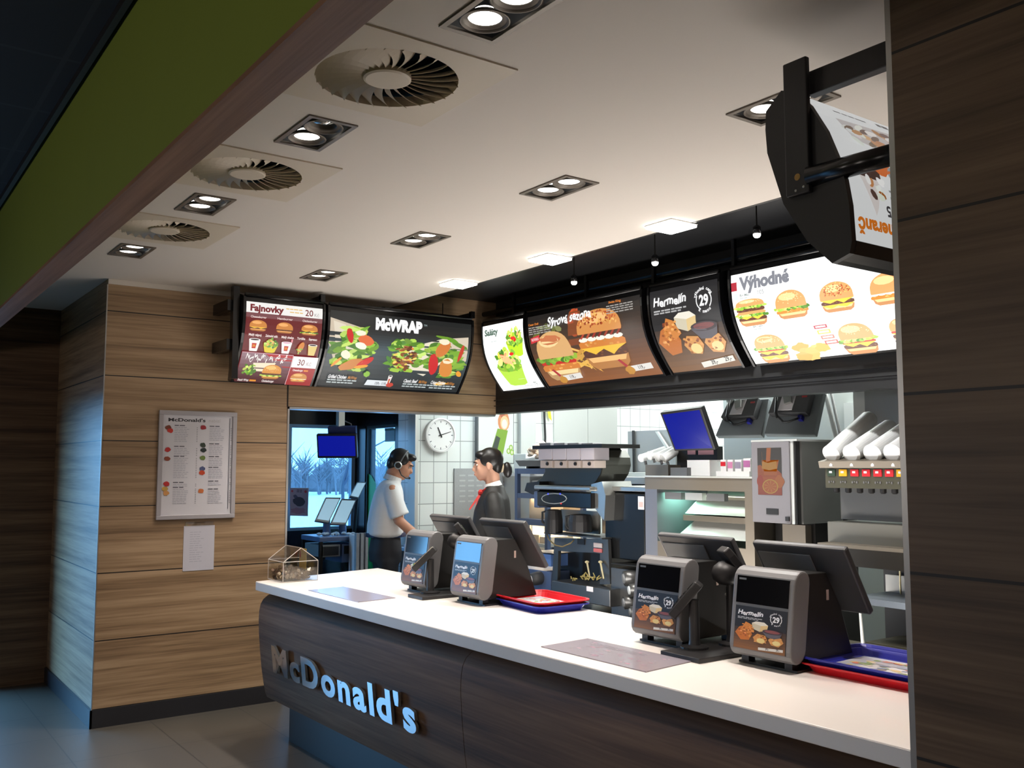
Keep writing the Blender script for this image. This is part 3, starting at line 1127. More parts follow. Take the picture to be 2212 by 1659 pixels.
for x, y, rx, ry, c, rt in ((.13, .68, .022, .1, (206, 34, 30), .1), (.24, .63, .05, .07, (228, 110, 60), .3), (.2, .72, .035, .035, (250, 240, 215), 0), (.21, .55, .035, .05, (250, 244, 226), .5), (.17, .3, .05, .1, (206, 130, 60), -.7), (.12, .42, .03, .06, (246, 236, 210), .2), (.26, .34, .03, .085, (208, 30, 26), -.6), (.07, .32, .012, .07, (238, 150, 40), -.4), (.24, .28, .05, .02, (240, 160, 40), .4), (.74, .38, .035, .15, (206, 28, 34), .1), (.79, .6, .045, .12, (214, 124, 54), -.25), (.84, .34, .05, .13, (220, 140, 60), .1), (.795, .7, .04, .04, (250, 236, 205), 0), (.84, .44, .04, .04, (248, 232, 196), 0), (.93, .56, .014, .13, (200, 60, 40), -.1), (.84, .12, .05, .022, (240, 180, 40), .2), (.95, .27, .02, .04, (238, 160, 50), .3)):
    a.ell(x, y, rx, ry, c, rot=rt, wob=.08)
for i in range(70):
    q = random.random() ** .5
    t = random.uniform(0, 2 * PI)
    a.ell(.52 + .075 * q * math.cos(t), .44 + .17 * q * math.sin(t), .012, .022, jit(random.choice([(120, 60, 30), (150, 80, 40), (236, 200, 90), (90, 44, 24), (222, 120, 40)]), 20), rot=random.uniform(0, 3), n=7)
a.ell(.29, .19, .02, .035, (140, 190, 60), wob=.3)
for x, s, w_ in ((.045, 'Grilled Chicken', .12), (.565, 'Classic Beef', .1), (.765, 'Crispy Chicken', .11)):
    a.text(s, x, .115, .045, (240, 240, 240), w=w_, bold=.03, shear=.25)
    a.text('McWrap', x + w_ + .01, .115, .04, (200, 130, 50), w=.06, bold=.02, shear=.25)
    a.bars(x, .085, .2, .016, (190, 200, 200), 6)
    a.bars(x, .055, .18, .016, (190, 200, 200), 6)
a.poly([(.30, .05), (.46, .05), (.47, .12), (.31, .12)], (226, 232, 236))
a.text('159,- 119,-', .37, .065, .034, (40, 46, 60), w=.085, bold=.02)
cup(a.sub(.445, .06, .475, .2), (235, 225, 220), (190, 30, 30))
a.ell(.475, .07, .025, .03, (200, 60, 40), wob=.2)
menu_board('menu_board', 'black backlit menu board headed McWRAP with three salad wraps', (BX, 2.865, 2.29), PI / 2, 1.27, a, M_BACKLIT, 'menu boards on the poster wall', mx=.022)

# 3: salads
random.seed(13)
a = new_art(.60)
a.rect(0, 0, 1, 1, (246, 248, 246))
a.text('Saláty', .05, .84, .095, (70, 92, 80), w=.34, bold=.045)
a.bars(.2, .73, .16, .012, (170, 180, 176), 2)
a.ell(.80, .40, .2, .05, (206, 210, 208))
salad_bowl(a.sub(.56, .46, .98, .90), (170, 206, 40))
a.ell(.62, .1, .3, .05, (206, 210, 208))
salad_bowl(a.sub(.18, .06, .80, .62), (158, 196, 60))
for i in range(6):
    a.ell(.40 + .035 * i, .46 - .008 * i, .02, .08, (236, 172, 120), rot=.5)
a.ell(.2, .09, .08, .045, (222, 226, 222))
a.text('79,-', .84, .03, .06, (90, 100, 96), bold=.0)
a.bars(.6, .04, .2, .012, (170, 176, 176), 4)
RB = [(-6.545, .605), (-5.925, 1.30), (-4.575, .635), (-3.875, 1.265), (-2.6, .62)]
RZ = 2.325


def rb(i):
    x, W = RB[i]
    return (x, 4.385 + (x + 6.545) * .018, RZ), R(1.0), W


l, r, W = rb(0)
menu_board('menu_board', 'white backlit menu board headed Saláty with two green salad bowls', l, r, W, a, M_BACKLIT_HI, 'menu boards over the kitchen')

# 4: cheese season
random.seed(14)
a = new_art(1.30)
a.grad(0, 0, 1, .45, (146, 86, 40), (92, 58, 38), 8)
a.grad(0, .45, 1, 1, (84, 56, 40), (30, 28, 28), 8)
a.ell(.44, .80, .055, .2, (176, 74, 34))
a.poly([(.36, .4), (.52, .4), (.5, .95), (.4, .95)], (130, 66, 34))
a.rect(.42, .9, .48, .985, (206, 84, 50))
leaves(a, .17, .74, .13, .09, 18, [(90, 104, 50), (120, 120, 66)], .3)
for i in range(22):
    x, y = random.uniform(.36, .66), random.uniform(.2, .52)
    t = random.uniform(-1, 1)
    c_, s_ = math.cos(t) * .06, math.sin(t) * .09
    a.poly([(x - c_, y - s_), (x + c_, y + s_), (x + c_ + .012, y + s_ - .04), (x - c_ + .012, y - s_ - .04)], jit((232, 178, 80), 22))
burger(a.sub(.04, .06, .40, .74), (226, 176, 116), 'ftl', seeds=False)
a.ell(.20, .62, .1, .06, (206, 120, 76), wob=.2)
burger(a.sub(.45, .14, .86, .93), (220, 148, 78), 'pcfwb', crumb=True)
a.text('Sýrová sezona', .21, .80, .12, (250, 250, 248), w=.4, bold=.035, shear=.12, rot=.04, wave=.015)
for x, y, s in ((.02, .86, 'Cesar Deli'), (.76, .955, 'Swiss King')):
    a.text(s, x, y, .03, (226, 130, 50), w=.1, bold=.03)
    for k in range(4):
        a.bars(x - (.02 if x > .5 else 0), y - .04 - .03 * k, .22, .014, (170, 166, 160), 6)
a.poly([(.03, .6), (.12, .63), (.12, .71), (.03, .68)], (214, 46, 60))
a.text('NOVINKA', .04, .635, .04, (250, 225, 225), w=.07, bold=.02, rot=.04)
for x, y, s in ((.20, .06, '119,-'), (.80, .08, '119,-')):
    a.poly([(x, y), (x + .17, y + .015), (x + .17, y + .085), (x, y + .07)], (232, 228, 222))
    a.text(s, x + .06, y + .022, .045, (70, 66, 66), w=.05, bold=.02)
    a.ell(x - .01, y + .02, .035, .05, (200, 140, 50), wob=.2)
    a.poly([(x - .07, y + .16), (x - .05, y + .17), (x - .01, y + .08), (x - .03, y + .06)], (176, 40, 50))
l, r, W = rb(1)
menu_board('menu_board', 'dark brown backlit menu board headed Sýrová sezona with two big burgers', l, r, W, a, M_BACKLIT, 'menu boards over the kitchen')

# 5: cheese nuggets
random.seed(15)
a = new_art(.635)
hermelin_art(a)
l, r, W = rb(2)
menu_board('menu_board', 'dark backlit menu board headed Hermelín with nuggets and round 29 badge', l, r, W, a, M_BACKLIT, 'menu boards over the kitchen')

# 6: value menus
random.seed(16)
a = new_art(1.265)
a.rect(0, 0, 1, 1, (250, 250, 248))
a.rect(.0, .81, .035, .91, (156, 26, 44))
a.text('Výhodné', .05, .815, .14, (112, 114, 122), w=.30, bold=.055)
a.bars(.36, .86, .12, .03, (225, 226, 228), 2)
for x, y, s in ((.16, .73, '105'), (.4, .73, '99'), (.66, .74, '105'), (.93, .75, '115')):
    a.text(s, x, y, .05, (120, 126, 128) if s == '105' and x < .3 else (214, 216, 218), bold=-.0)
for x, y, s in ((.01, .70, 'Big Mac'), (.05, .345, 'Big Tasty')):
    a.rect(x, y, x + .03, y + .08, (196, 208, 204))
    a.text(s, x + .04, y + .035, .03, (110, 122, 118), w=.06, bold=.02)
    a.bars(x + .04, y + .01, .05, .012, (180, 190, 186), 2)
for x, y, fl, kw in ((.01, .40, 'pclmpl', {}), (.25, .42, 'fl', {}), (.5, .42, 'cpc', dict(crumb=True)), (.76, .42, 'fw', dict(seeds=False)), (.06, .01, 'cpctl', {}), (.54, .01, 'pctl', {}), (.80, .01, 'pcpct', dict(seeds=False))):
    burger(a.sub(x, y, x + .19, y + .30), (222, 152, 92), fl, **kw)
for i in range(7):
    a.ell(.30 + random.uniform(0, .16), .05 + random.uniform(0, .12), .05, .04, jit((226, 170, 80), 20), rot=random.uniform(0, 3), wob=.2)
for i, c in enumerate(((170, 40, 60), (240, 190, 60), (190, 100, 80), (190, 70, 60))):
    x, y = .445 + .008 * i, .30 - .052 * i
    a.rect(x, y, x + .07, y + .035, c)
    a.rect(x + .008, y + .01, x + .062, y + .026, (246, 240, 236))
l, r, W = rb(3)
menu_board('menu_board', 'bright white backlit menu board headed Výhodné with rows of burgers', l, r, W, a, M_BACKLIT_HI, 'menu boards over the kitchen')

# 7: side dishes, mostly behind the pillar
random.seed(17)
a = new_art(.62)
a.rect(0, 0, 1, 1, (250, 250, 248))
a.poly([(.08, .92), (.42, .92), (.36, .58), (.14, .58)], (196, 16, 44))
a.ell(.25, .92, .18, .06, (236, 140, 30))
a.ell(.25, .94, .15, .04, (226, 116, 40))
arches(a.sub(.16, .64, .35, .86))
burger(a.sub(.1, .2, .5, .5), (222, 152, 92), 'pl')
l, r, W = rb(4)
menu_board('menu_board', 'white backlit menu board with red fries box, mostly hidden behind the wood pillar', l, r, W, a, M_BACKLIT_HI, 'menu boards over the kitchen')

# rail and drop hangers that carry the boards over the kitchen
t = thing('board_rail', 'long black rail with drop hangers above the menu boards over the kitchen', 'rail', (-4.0, 4.52, 3.0))
m = MB()
m.tube([(LX, 4.50, 3.005), (-1.3, 4.60, 2.99)], .022, 10)
m.build('rail_tube', M_BLACK_GLOSS, t, smooth=True)
for x in (-6.2, -5.3, -4.6, -3.9, -2.62):
    MB().box(x - .012, x + .012, 4.46 + (x + 6.5) * .018, 4.485 + (x + 6.5) * .018, 2.88, 3.12).build('hanger', M_BLACK_GLOSS, t)
# wall arms of the boards on the poster wall
t = thing('board_bracket', 'black wall bracket of two arms and posts holding the red and wrap menu boards', 'bracket', (LX, 2.2, 2.5))
MB().box(-6.40, -6.34, 2.185, 2.228, 2.30, 2.945).build('post', M_BLACK_GLOSS, t)
for z in (2.545, 2.82):
    MB().box(LX, -6.37, 2.155, 2.2, z - .045, z + .03).build('arm', M_BLACK_GLOSS, t)
for y in (2.80, 4.10):
    MB().box(-6.30, -6.265, y, y + .035, 2.885, 2.94).box(LX, -6.27, y, y + .03, 2.90, 2.93).build('upper_arm', M_BLACK_GLOSS, t)
MB().box(-6.62, -6.6, 3.475, 3.5, 2.86, 2.96).build('cable_clip', M_BLACK, t)

# hanging board turned upside down beside the pillar
t = thing('turned_menu_board', 'black double-sided menu board turned upside down, on arms beside the pillar', 'menu board', (-1.6, 2.5, 2.5))
FR = [(-1.665, 2.782), (-1.617, 2.727), (-1.566, 2.638), (-1.531, 2.549), (-1.509, 2.484), (-1.497, 2.41), (-1.492, 2.307), (-1.50, 2.275)]
FL = [(-1.556, 2.257), (-1.637, 2.336), (-1.714, 2.46), (-1.768, 2.627), (-1.773, 2.70), (-1.769, 2.755), (-1.712, 2.80)]
Y0, Y1 = 2.205, 2.84
out = FR + FL
MB().prism(out, lambda p, s: (p[0], s, p[1]), Y0, Y0 + .02).build('end_plate', M_BLACK_PLASTIC, t)
MB().prism(out, lambda p, s: (p[0], s, p[1]), Y1 - .02, Y1).build('end_plate', M_BLACK_PLASTIC, t)
MB().prism([(x - .012, z - .0) for x, z in FR] + FL, lambda p, s: (p[0], s, p[1]), Y0 + .02, Y1 - .02).build('light_box', M_BLACK_GLOSS, t)
seg = [math.hypot(b[0] - a_[0], b[1] - a_[1]) for a_, b in zip(FR, FR[1:])]
TOT = sum(seg)


def flip_fn(u, v, e):
    # u along +Y, v from the top of the face down
    d = min(max(v, 0), TOT - 1e-6)
    for (p, q), L in zip(zip(FR, FR[1:]), seg):
        if d <= L + 1e-9:
            break
        d -= L
    k = d / L
    nx, nz = -(q[1] - p[1]) / L, (q[0] - p[0]) / L
    e += .002
    return (p[0] + (q[0] - p[0]) * k + nx * e - .010, Y0 + .03 + u, p[1] + (q[1] - p[1]) * k + nz * e)


random.seed(18)
a = Art(.575, TOT)
# v grows downward here, so everything drawn upright in (u right, v up) hangs upside down; u is mirrored to read as a half turn
f = a


def rev(x):
    return 1 - x


f.rect(0, 0, 1, .93, (238, 240, 240))
f.rect(0, .93, 1, 1, (20, 20, 22))


class Rev:
    """Draws on a sheet turned by half a turn (u reversed; v already runs downward)."""
    pass


def trev(s, x, y, h, c, w, bold):
    tr, x0, x1, y0, y1 = text_tris(s, bold, 0)
    kx, ky = w / (x1 - x0), h / .72
    col = lin(tuple(k / 255 for k in c))
    for q in tr:
        f._add([(x - (px - x0) * kx, y + py * ky) for px, py in q], col)
    f.up()


# reading direction of the turned sheet runs from far to near
trev('pomeranč', .47, .80, .075, (222, 120, 30), .44, .045)
trev('35', .36, .70, .06, (60, 60, 64), .075, .03)
f.bars(.34, .64, .28, .014, (150, 150, 150), 4)
f.bars(.34, .60, .24, .014, (150, 150, 150), 3)
f.poly([(.10, .50), (.30, .50), (.22, .72), (.19, .77)], (226, 218, 214))
f.poly([(.08, .45), (.32, .46), (.30, .56), (.1, .55)], (60, 34, 30))
for i in range(9):
    f.ell(.1 + random.uniform(.02, .2), .54 + random.uniform(0, .16), .02, .035, jit(random.choice([(70, 40, 36), (190, 120, 60), (250, 246, 240)]), 20), rot=random.uniform(0, 3), n=8)
f.ell(.34, .46, .09, .05, (222, 110, 40), wob=.2)
f.ell(.45, .5, .05, .06, (150, 160, 166), wob=.2)
f.poly([(.16, .16), (.86, .12), (.9, .26), (.5, .34), (.22, .30)], (206, 200, 198))
for i in range(30):
    f.ell(random.uniform(.2, .86), random.uniform(.14, .32), .05, .02, jit(random.choice([(214, 170, 130), (238, 236, 232), (130, 110, 100), (196, 150, 110)]), 14), rot=random.uniform(-.5, .5), n=8)
f.bars(.2, .08, .3, .014, (120, 120, 124), 4)
f.bars(.6, .05, .12, .03, (90, 90, 94), 2)
f.build('graphic', M_BACKLIT_LO, t, flip_fn, strips=12, local=False)
MB().box(-1.69, -1.655 + .045, 2.185, 2.204, 2.47, 2.865).build('post', M_BLACK_PLASTIC, t, bevel=.004)
MB().box(-1.64, -1.335, 2.226, 2.262, 2.765, 2.835).build('upper_arm', M_BLACK_PLASTIC, t, bevel=.003)
MB().cone((-1.62, 2.2, 2.515), (-1.335, 2.245, 2.525), .03, .03, 14).build('lower_arm', M_BLACK_GLOSS, t, smooth=True)
MB().lathe((-1.648, 2.187, 2.52), [(.001, .004), (.010, .003), (.011, 0)], 12, (0, -1, 0)).build('pivot_bolt', mat('brass', rgb(150, 120, 70), .4, .8), t)
MB().ell((-1.655, 2.186, 2.482), .004).ell((-1.628, 2.186, 2.487), .004).build('screw', M_STEEL_L, t)
MB().prism([(-1.56, 2.258), (-1.50, 2.275), (-1.49, 2.31), (-1.50, 2.315)], lambda p, s: (p[0], s, p[1]), Y0 + .02, Y1 - .02).build('bottom_rail', M_BLACK_GLOSS, t)

# ------------------------------------------------------------------ counter
CT = .98
ct = thing('service_counter', 'long service counter with white top over a rounded dark wood front', 'counter', (-5.77, 2.175, 0), R(1.19))
TOPP = [(0, 0), (4.46, 0), (4.46, .86), (2.19, .905), (-.23, .99)]
MB().prism(TOPP, lambda p, z: (p[0], p[1], z), .926, CT).build('worktop', M_SOLID, ct, bevel=.003, local=True)
MB().prism([(.012, -.0015), (4.46, -.0015), (4.46, .002), (.012, .002)], lambda p, z: (p[0], p[1], z), .929, .976).build('front_edge', M_SOLID_EDGE, ct, local=True)
pf = [(.118, .905), (.075, .893), (.045, .870), (.028, .840), (.020, .80), (.018, .74), (.022, .66), (.030, .57), (.042, .46), (.058, .36), (.074, .29), (.084, .268), (.11, .262), (.6, .262), (.6, .905)]
for a0, a1 in ((.02, 2.275), (2.279, 4.46)):
    m = MB()
    m.prism(pf, lambda p, s: (s, p[0], p[1]), a0, a1)
    o = m.build('front_panel', M_WOOD_PLAIN, ct, local=True)
    for p in o.data.polygons:
        p.use_smooth = True
    es_ = o.modifiers.new('split', 'EDGE_SPLIT')
    es_.split_angle = R(35)
MB().box(.06, 4.46, .17, .6, .90, .927).build('top_rail', M_BLACK, ct, local=True)
MB().box(.10, 4.46, .20, .62, 0, .263).build('plinth', M_BLACK, ct, local=True)
MB().box(.02, 4.46, .6, .66, .25, .927).build('back_panel', M_STEEL_D, ct, local=True)

M_LETTER = mat('polished_letter', rgb(206, 216, 222), .16, .92)
sg = thing('counter_lettering', 'polished metal letters spelling the restaurant name along the counter front', 'sign', (-5.0, 2.19, .55), R(1.19))


def letter_solid(ch, bold):
    cu = bpy.data.curves.new('t', 'FONT')
    cu.body = ch
    cu.size = 1
    cu.offset = bold
    cu.extrude = .03
    cu.resolution_u = 4
    ob = bpy.data.objects.new('t', cu)
    me = ob.to_mesh()
    vs = [v.co.copy() for v in me.vertices]
    fs = [list(p.vertices) for p in me.polygons]
    ob.to_mesh_clear()
    bpy.data.objects.remove(ob)
    bpy.data.curves.remove(cu)
    return vs, fs


X0, X1, CAPH = -5.50, -3.845, .172
s_ = "McDonald's"
adv = []
for ch in s_:
    v, fcs = letter_solid(ch, .035)
    adv.append((min(p.x for p in v), max(p.x for p in v)))
tot = sum(b - a_ for a_, b in adv) + .085 * (len(s_) - 1)
kx, kz = (X1 - X0) / tot, CAPH / .80
cx = X0
for ch, (x0, x1) in zip(s_, adv):
    vs, fcs = letter_solid(ch, .035)
    m = MB()
    bv = [m.bm.verts.new((cx + (p.x - x0) * kx, 2.194 + (cx + 5.5) * .0208 - .0 + (.475 + p.y * kz - .55) * -.11 - p.z * .25, .478 + p.y * kz)) for p in vs]
    for fc in fcs:
        try:
            m.bm.faces.new([bv[i] for i in fc])
        except ValueError:
            pass
    o = m.build('letter', M_LETTER, sg)
    cx += (x1 - x0 + .085) * kx

# ------------------------------------------------------------------ tills


def register(name, label, x, y, rz):
    t = thing(name, label, 'cash register', (x, y, CT), rz, 'cash registers along the counter')
    lean = .14
    prof = []
    for i in range(9):
        an = PI * i / 8
        prof.append((.045 - .045 * math.cos(an) , .305 + .045 * math.sin(an)))
    for i in range(9):
        an = PI + PI * i / 8
        prof.append((.045 - .045 * math.cos(an), .075 + .045 * math.sin(an)))
    sh = lambda p, s: (s, p[0] + (p[1] - .03) * lean, p[1])
    MB().prism(prof, sh, -.135, .135).build('front_housing', M_GREY, t, bevel=.006, local=True)
    fy = lambda z, e=0: (z - .03) * lean - e

    def panel(n, z0, z1, e, m_):
        MB().hexa([(-.115, fy(z0, e), z0), (.115, fy(z0, e), z0), (.115, fy(z0, -.004), z0), (-.115, fy(z0, -.004), z0), (-.115, fy(z1, e), z1), (.115, fy(z1, e), z1), (.115, fy(z1, -.004), z1), (-.115, fy(z1, -.004), z1)]).build(n, m_, t, local=True)
    panel('customer_display', .222, .318, .002, M_SCREEN)
    MB().box(-.106, -.074, fy(.308, .003), fy(.308, .001), .304, .311).build('maker_plate', M_GREY_M, t, local=True)
    panel('poster_backing', .062, .212, .001, M_GREY_D)
    random.seed(21)
    a = Art(.226, .148)
    hermelin_art(a)
    o = a.build('poster', M_PRINT, t, lambda u, v, e: (-.113 + u, fy(.063 + v, .0022 + e * .3), .063 + v))
    body = [(.07, .03), (.40, .03), (.33, .21), (.25, .335), (.11, .335)]
    MB().prism(body, lambda p, s: (s, p[0], p[1]), -.118, .118).build('body', M_DARK_METAL, t, bevel=.004, local=True)
    MB().box(.118, .1205, .245, .257, .235, .272).build('label_sticker', mat('pale_sticker', rgb(190, 170, 160), .5), t, local=True)
    Mx = Matrix.Rotation(R(32), 3, 'X')
    mo = MB().obox((-.01, .335, .305), .415, .028, .29, Mx).build('touch_monitor', M_GREY_D, t, bevel=.008, local=True)
    MB().obox(Vector((-.01, .335, .305)) + Mx @ Vector((0, .0152, 0)), .385, .002, .255, Mx).build('screen', M_SCREEN, mo, local=True)
    MB().obox(Vector((-.08, .335, .305)) + Mx @ Vector((0, -.016, .03)), .24, .006, .16, Mx).build('rear_cover', M_GREY_M, mo, bevel=.003, local=True)
    MB().box(-.05, .05, .24, .31, .20, .30).build('monitor_arm', M_BLACK_PLASTIC, t, local=True)
    for fx, f_y in ((-.10, .07), (.09, .07), (-.10, .34), (.09, .34)):
        MB().box(fx - .016, fx + .016, f_y - .018, f_y + .018, 0, .032).build('foot', M_BLACK, t, local=True)
    MB().box(-.128, .128, .05, .37, .0, .008).build('base_mat', M_BLACK, t, local=True)
    return t


r0 = register('cash_register', 'grey cash register with nugget poster, behind the white card keypad near the coin box', -4.735, 2.70, R(1.2))
dup(r0, (-4.195, 2.70, CT), R(1.2), 'grey cash register with nugget poster, between the keypad stand and the red tray')
dup(r0, (-2.785, 2.70, CT), R(1.2), 'grey cash register with nugget poster, partly behind the dark turned keypad')
dup(r0, (-2.262, 2.705, CT), R(1.2), 'largest nearest grey cash register, beside the blue tray')

# card terminals: one base plate carries a keypad and a second terminal


def terminal(label, base, p1, p2, dir1, dir2, tilt1, keys):
    x0, x1, y0, y1 = base
    t = thing('card_terminal_stand', label, 'card terminal', ((x0 + x1) / 2, (y0 + y1) / 2, CT))
    MB().box(x0, x1, y0, y1, CT, CT + .018).build('base_plate', M_BLACK_PLASTIC, t, bevel=.003)
    for (px, py, h), tl, dr, kind in ((p1, tilt1, dir1, 'keypad'), (p2, 52, dir2, 'terminal')):
        MB().lathe((px, py, CT + .018), [(.055, 0), (.055, .008), (.024, .014), (.021, .03), (.020, h - .03)], 18).build('post', M_BLACK_PLASTIC, t, smooth=False)
        M = Matrix.Rotation(R(dr), 3, 'Z') @ Matrix.Rotation(R(tl), 3, 'X')
        c = Vector((px, py, CT + h)) + M @ Vector((0, -.03, .02))
        L = .17 if kind == 'keypad' else .21
        b = MB()
        pts = [(-.034, -L / 2), (.034, -L / 2), (.044, -L / 4), (.044, L / 3), (.036, L / 2), (-.036, L / 2), (-.044, L / 3), (-.044, -L / 4)]
        b.prism(pts, lambda p, z: c + M @ Vector((p[0], p[1], z)), -.022, .012)
        hd = b.build('keypad_body' if kind == 'keypad' else 'terminal_body', M_BLACK_PLASTIC, t, bevel=.006)
        f = MB()
        f.prism([(p[0] * .82, p[1] * .88) for p in pts], lambda p, z: c + M @ Vector((p[0], p[1], z)), .012, .0145)
        f.build('face_panel', mat('pale_keypad', rgb(214, 206, 196), .5) if keys and kind == 'keypad' else M_GREY_D, hd)
        d = MB()
        d.obox(c + M @ Vector((0, L * .30, .0155)), .05, L * .16, .002, M)
        d.build('display', mat('lcd_green_grey', rgb(120, 128, 110), .3) if keys else M_SCREEN, hd)
        k = MB()
        for i in range(4):
            for j in range(3):
                k.obox(c + M @ Vector(((j - 1) * .018, L * (.10 - .12 * i), .016)), .012, .010, .004, M)
        k.build('keys', M_GREY_D if keys and kind == 'keypad' else M_BLACK, hd)
        if keys and kind == 'keypad':
            for j, cl in enumerate(((200, 40, 30), (230, 190, 40), (60, 150, 60))):
                q = MB().obox(c + M @ Vector(((j - 1) * .018, L * -.37, .016)), .013, .010, .004, M)
                q.build('colour_key', mat('key_%d' % j, rgb(*cl), .4), hd)
        if kind == 'terminal':
            q = MB().obox(c + M @ Vector((0, -L * .52, -.006)), .05, .006, .02, M)
            q.build('paper_slot', M_WHITE, hd)
            q = MB()
            q.tube([c + M @ Vector((-.01, -L * .5, -.02)), c + M @ Vector((-.035, -L * .52, -.055)), c + M @ Vector((-.03, -L * .42, -.10)), Vector((px - .02, py - .01, CT + h - .11))], .006, 6)
            q.build('cable', M_WHITE, hd, smooth=True)
            MB().ell(c + M @ Vector((.0, .02, -.05)), .055, .07, .05, 12).build('holder', M_BLACK_PLASTIC, hd, smooth=True)
    return t


a1, a2 = (-4.56, 2.72, .215), (-4.52, 2.90, .325)
terminal('black card terminal stand with a pale lit keypad in front, beside the coin box end', (-4.60, -4.44, 2.60, 2.98), a1, a2, -36, 150, 44, True)
a1, a2 = (-2.60, 2.74, .215), (-2.56, 2.91, .325)
terminal('black card terminal stand with a dark turned keypad, between the two nearest registers', (-2.645, -2.445, 2.60, 2.985), a1, a2, -52, 155, 50, False)

# ------------------------------------------------------------------ trays and mats


def tray(label, loc, rz, colour, group='serving trays on the counter', S=(.455, .33), hgt=.032):
    t = thing('serving_tray', label, 'tray', loc, rz, group)
    rs = []

    def rr(w, d, r, z, n=5):
        pts = []
        for cx_, cy_, a0 in ((w / 2 - r, d / 2 - r, 0), (-w / 2 + r, d / 2 - r, PI / 2), (-w / 2 + r, -d / 2 + r, PI), (w / 2 - r, -d / 2 + r, 3 * PI / 2)):
            for i in range(n):
                an = a0 + PI / 2 * i / (n - 1)
                pts.append((cx_ + r * math.cos(an), cy_ + r * math.sin(an), z))
        return pts
    W, D = S
    m = MB()
    for w_, z in ((-.07, 0), (-.062, .0), (-.03, hgt * .8), (-.02, hgt), (0, hgt), (0, hgt - .006), (-.022, hgt - .008), (-.036, hgt * .75 - .002), (-.068, .004), (-.075, .004)):
        rs.append(m.ring(rr(W + w_, D + w_, .05, z)))
    m.skin(rs)
    m.build('tray_body', colour, t, smooth=False, local=True)
    return t


def placemat(label, loc, rz, seed, W=.33, D=.21):
    random.seed(seed)
    a = Art(W, D)
    a.rect(0, 0, 1, 1, (206, 208, 214))
    a.rect(.02, .03, .98, .97, (186, 190, 202))
    a.poly([(.68, .03), (.98, .03), (.98, .6), (.84, .5)], (238, 190, 70))
    a.rect(.03, .62, .6, .93, (200, 196, 206))
    for i in range(46):
        a.ell(random.uniform(.08, .92), random.uniform(.12, .88), random.uniform(.02, .07), random.uniform(.02, .07), jit(random.choice([(232, 226, 214), (214, 140, 120), (180, 160, 140), (238, 214, 150), (160, 166, 186), (206, 96, 70), (150, 170, 110)]), 14), rot=random.uniform(0, 3), wob=.2)
    a.ell(.84, .26, .09, .13, (240, 236, 228))
    o = thing('paper_placemat', label, 'placemat', loc, rz, 'printed placemats on the trays')
    a.build('sheet', M_PRINT, o, lambda u, v, e: (u - W / 2, v - D / 2, .0015 + e * .1 + .004 * math.sin(u * 11) * (v / D) ** 2))
    MB().box(-W / 2, W / 2, -D / 2, D / 2, -.0005, .001).build('paper_back', M_PAPER, o, local=True)


TX, TY = -3.895, 2.985
tray('blue serving tray under the red one beside the second register', (TX, TY, CT), R(-4), M_BLUE, hgt=.036)
tray('red serving tray stacked on a blue tray, with a printed sheet', (TX, TY, CT + .018), R(-4), M_RED, hgt=.036)
placemat('printed paper placemat lying in the red tray', (TX, TY, CT + .0245), R(-4), 31)
TX, TY = -1.93, 3.0
tray('red serving tray whose rim shows under the blue one by the pillar', (TX, TY, CT), R(2), M_RED, S=(.50, .40), hgt=.034)
tray('blue serving tray with a printed sheet, cut off by the wood pillar', (TX, TY, CT + .014), R(2), M_BLUE, S=(.50, .40), hgt=.04)
placemat('printed paper placemat with a yellow corner lying in the blue tray', (TX, TY, CT + .021), R(2), 32, .36, .26)

M_MAT = mat('grey_plastic_sheet', rgb(150, 142, 150), .18)
for lab, c, rz, sd in (('grey plastic sheet on the counter near the coin box, reflecting daylight', [(-5.17, 2.265), (-4.57, 2.285), (-4.60, 2.525), (-5.20, 2.50)], 0, 1), ('grey plastic sheet with faint pink print on the counter before the turned keypad', [(-3.035, 2.325), (-2.455, 2.342), (-2.487, 2.606), (-3.06, 2.588)], 0, 2)):
    t = thing('counter_sheet', lab, 'mat', (c[0][0], c[0][1], CT), 0)
    MB().prism(c, lambda p, z: (p[0], p[1], z), CT, CT + .004).build('sheet', M_MAT, t)
    if sd == 2:
        random.seed(40)
        a = Art(1, 1)
        for i in range(40):
            a.ell(random.uniform(.08, .9), random.uniform(.12, .9), random.uniform(.008, .03), random.uniform(.01, .03), jit(random.choice([(168, 130, 146), (150, 120, 136), (140, 134, 140)]), 8), n=7, wob=.3)
        for k in range(3):
            a.bars(.2, .80 - .06 * k, .5, .02, (128, 122, 130), 6)
        a.build('print', M_PRINT, t, lambda u, v, e: (c[0][0] + (c[1][0] - c[0][0]) * u + (c[3][0] - c[0][0]) * v, c[0][1] + (c[1][1] - c[0][1]) * u + (c[3][1] - c[0][1]) * v, CT + .0045 + e * .02), local=False)

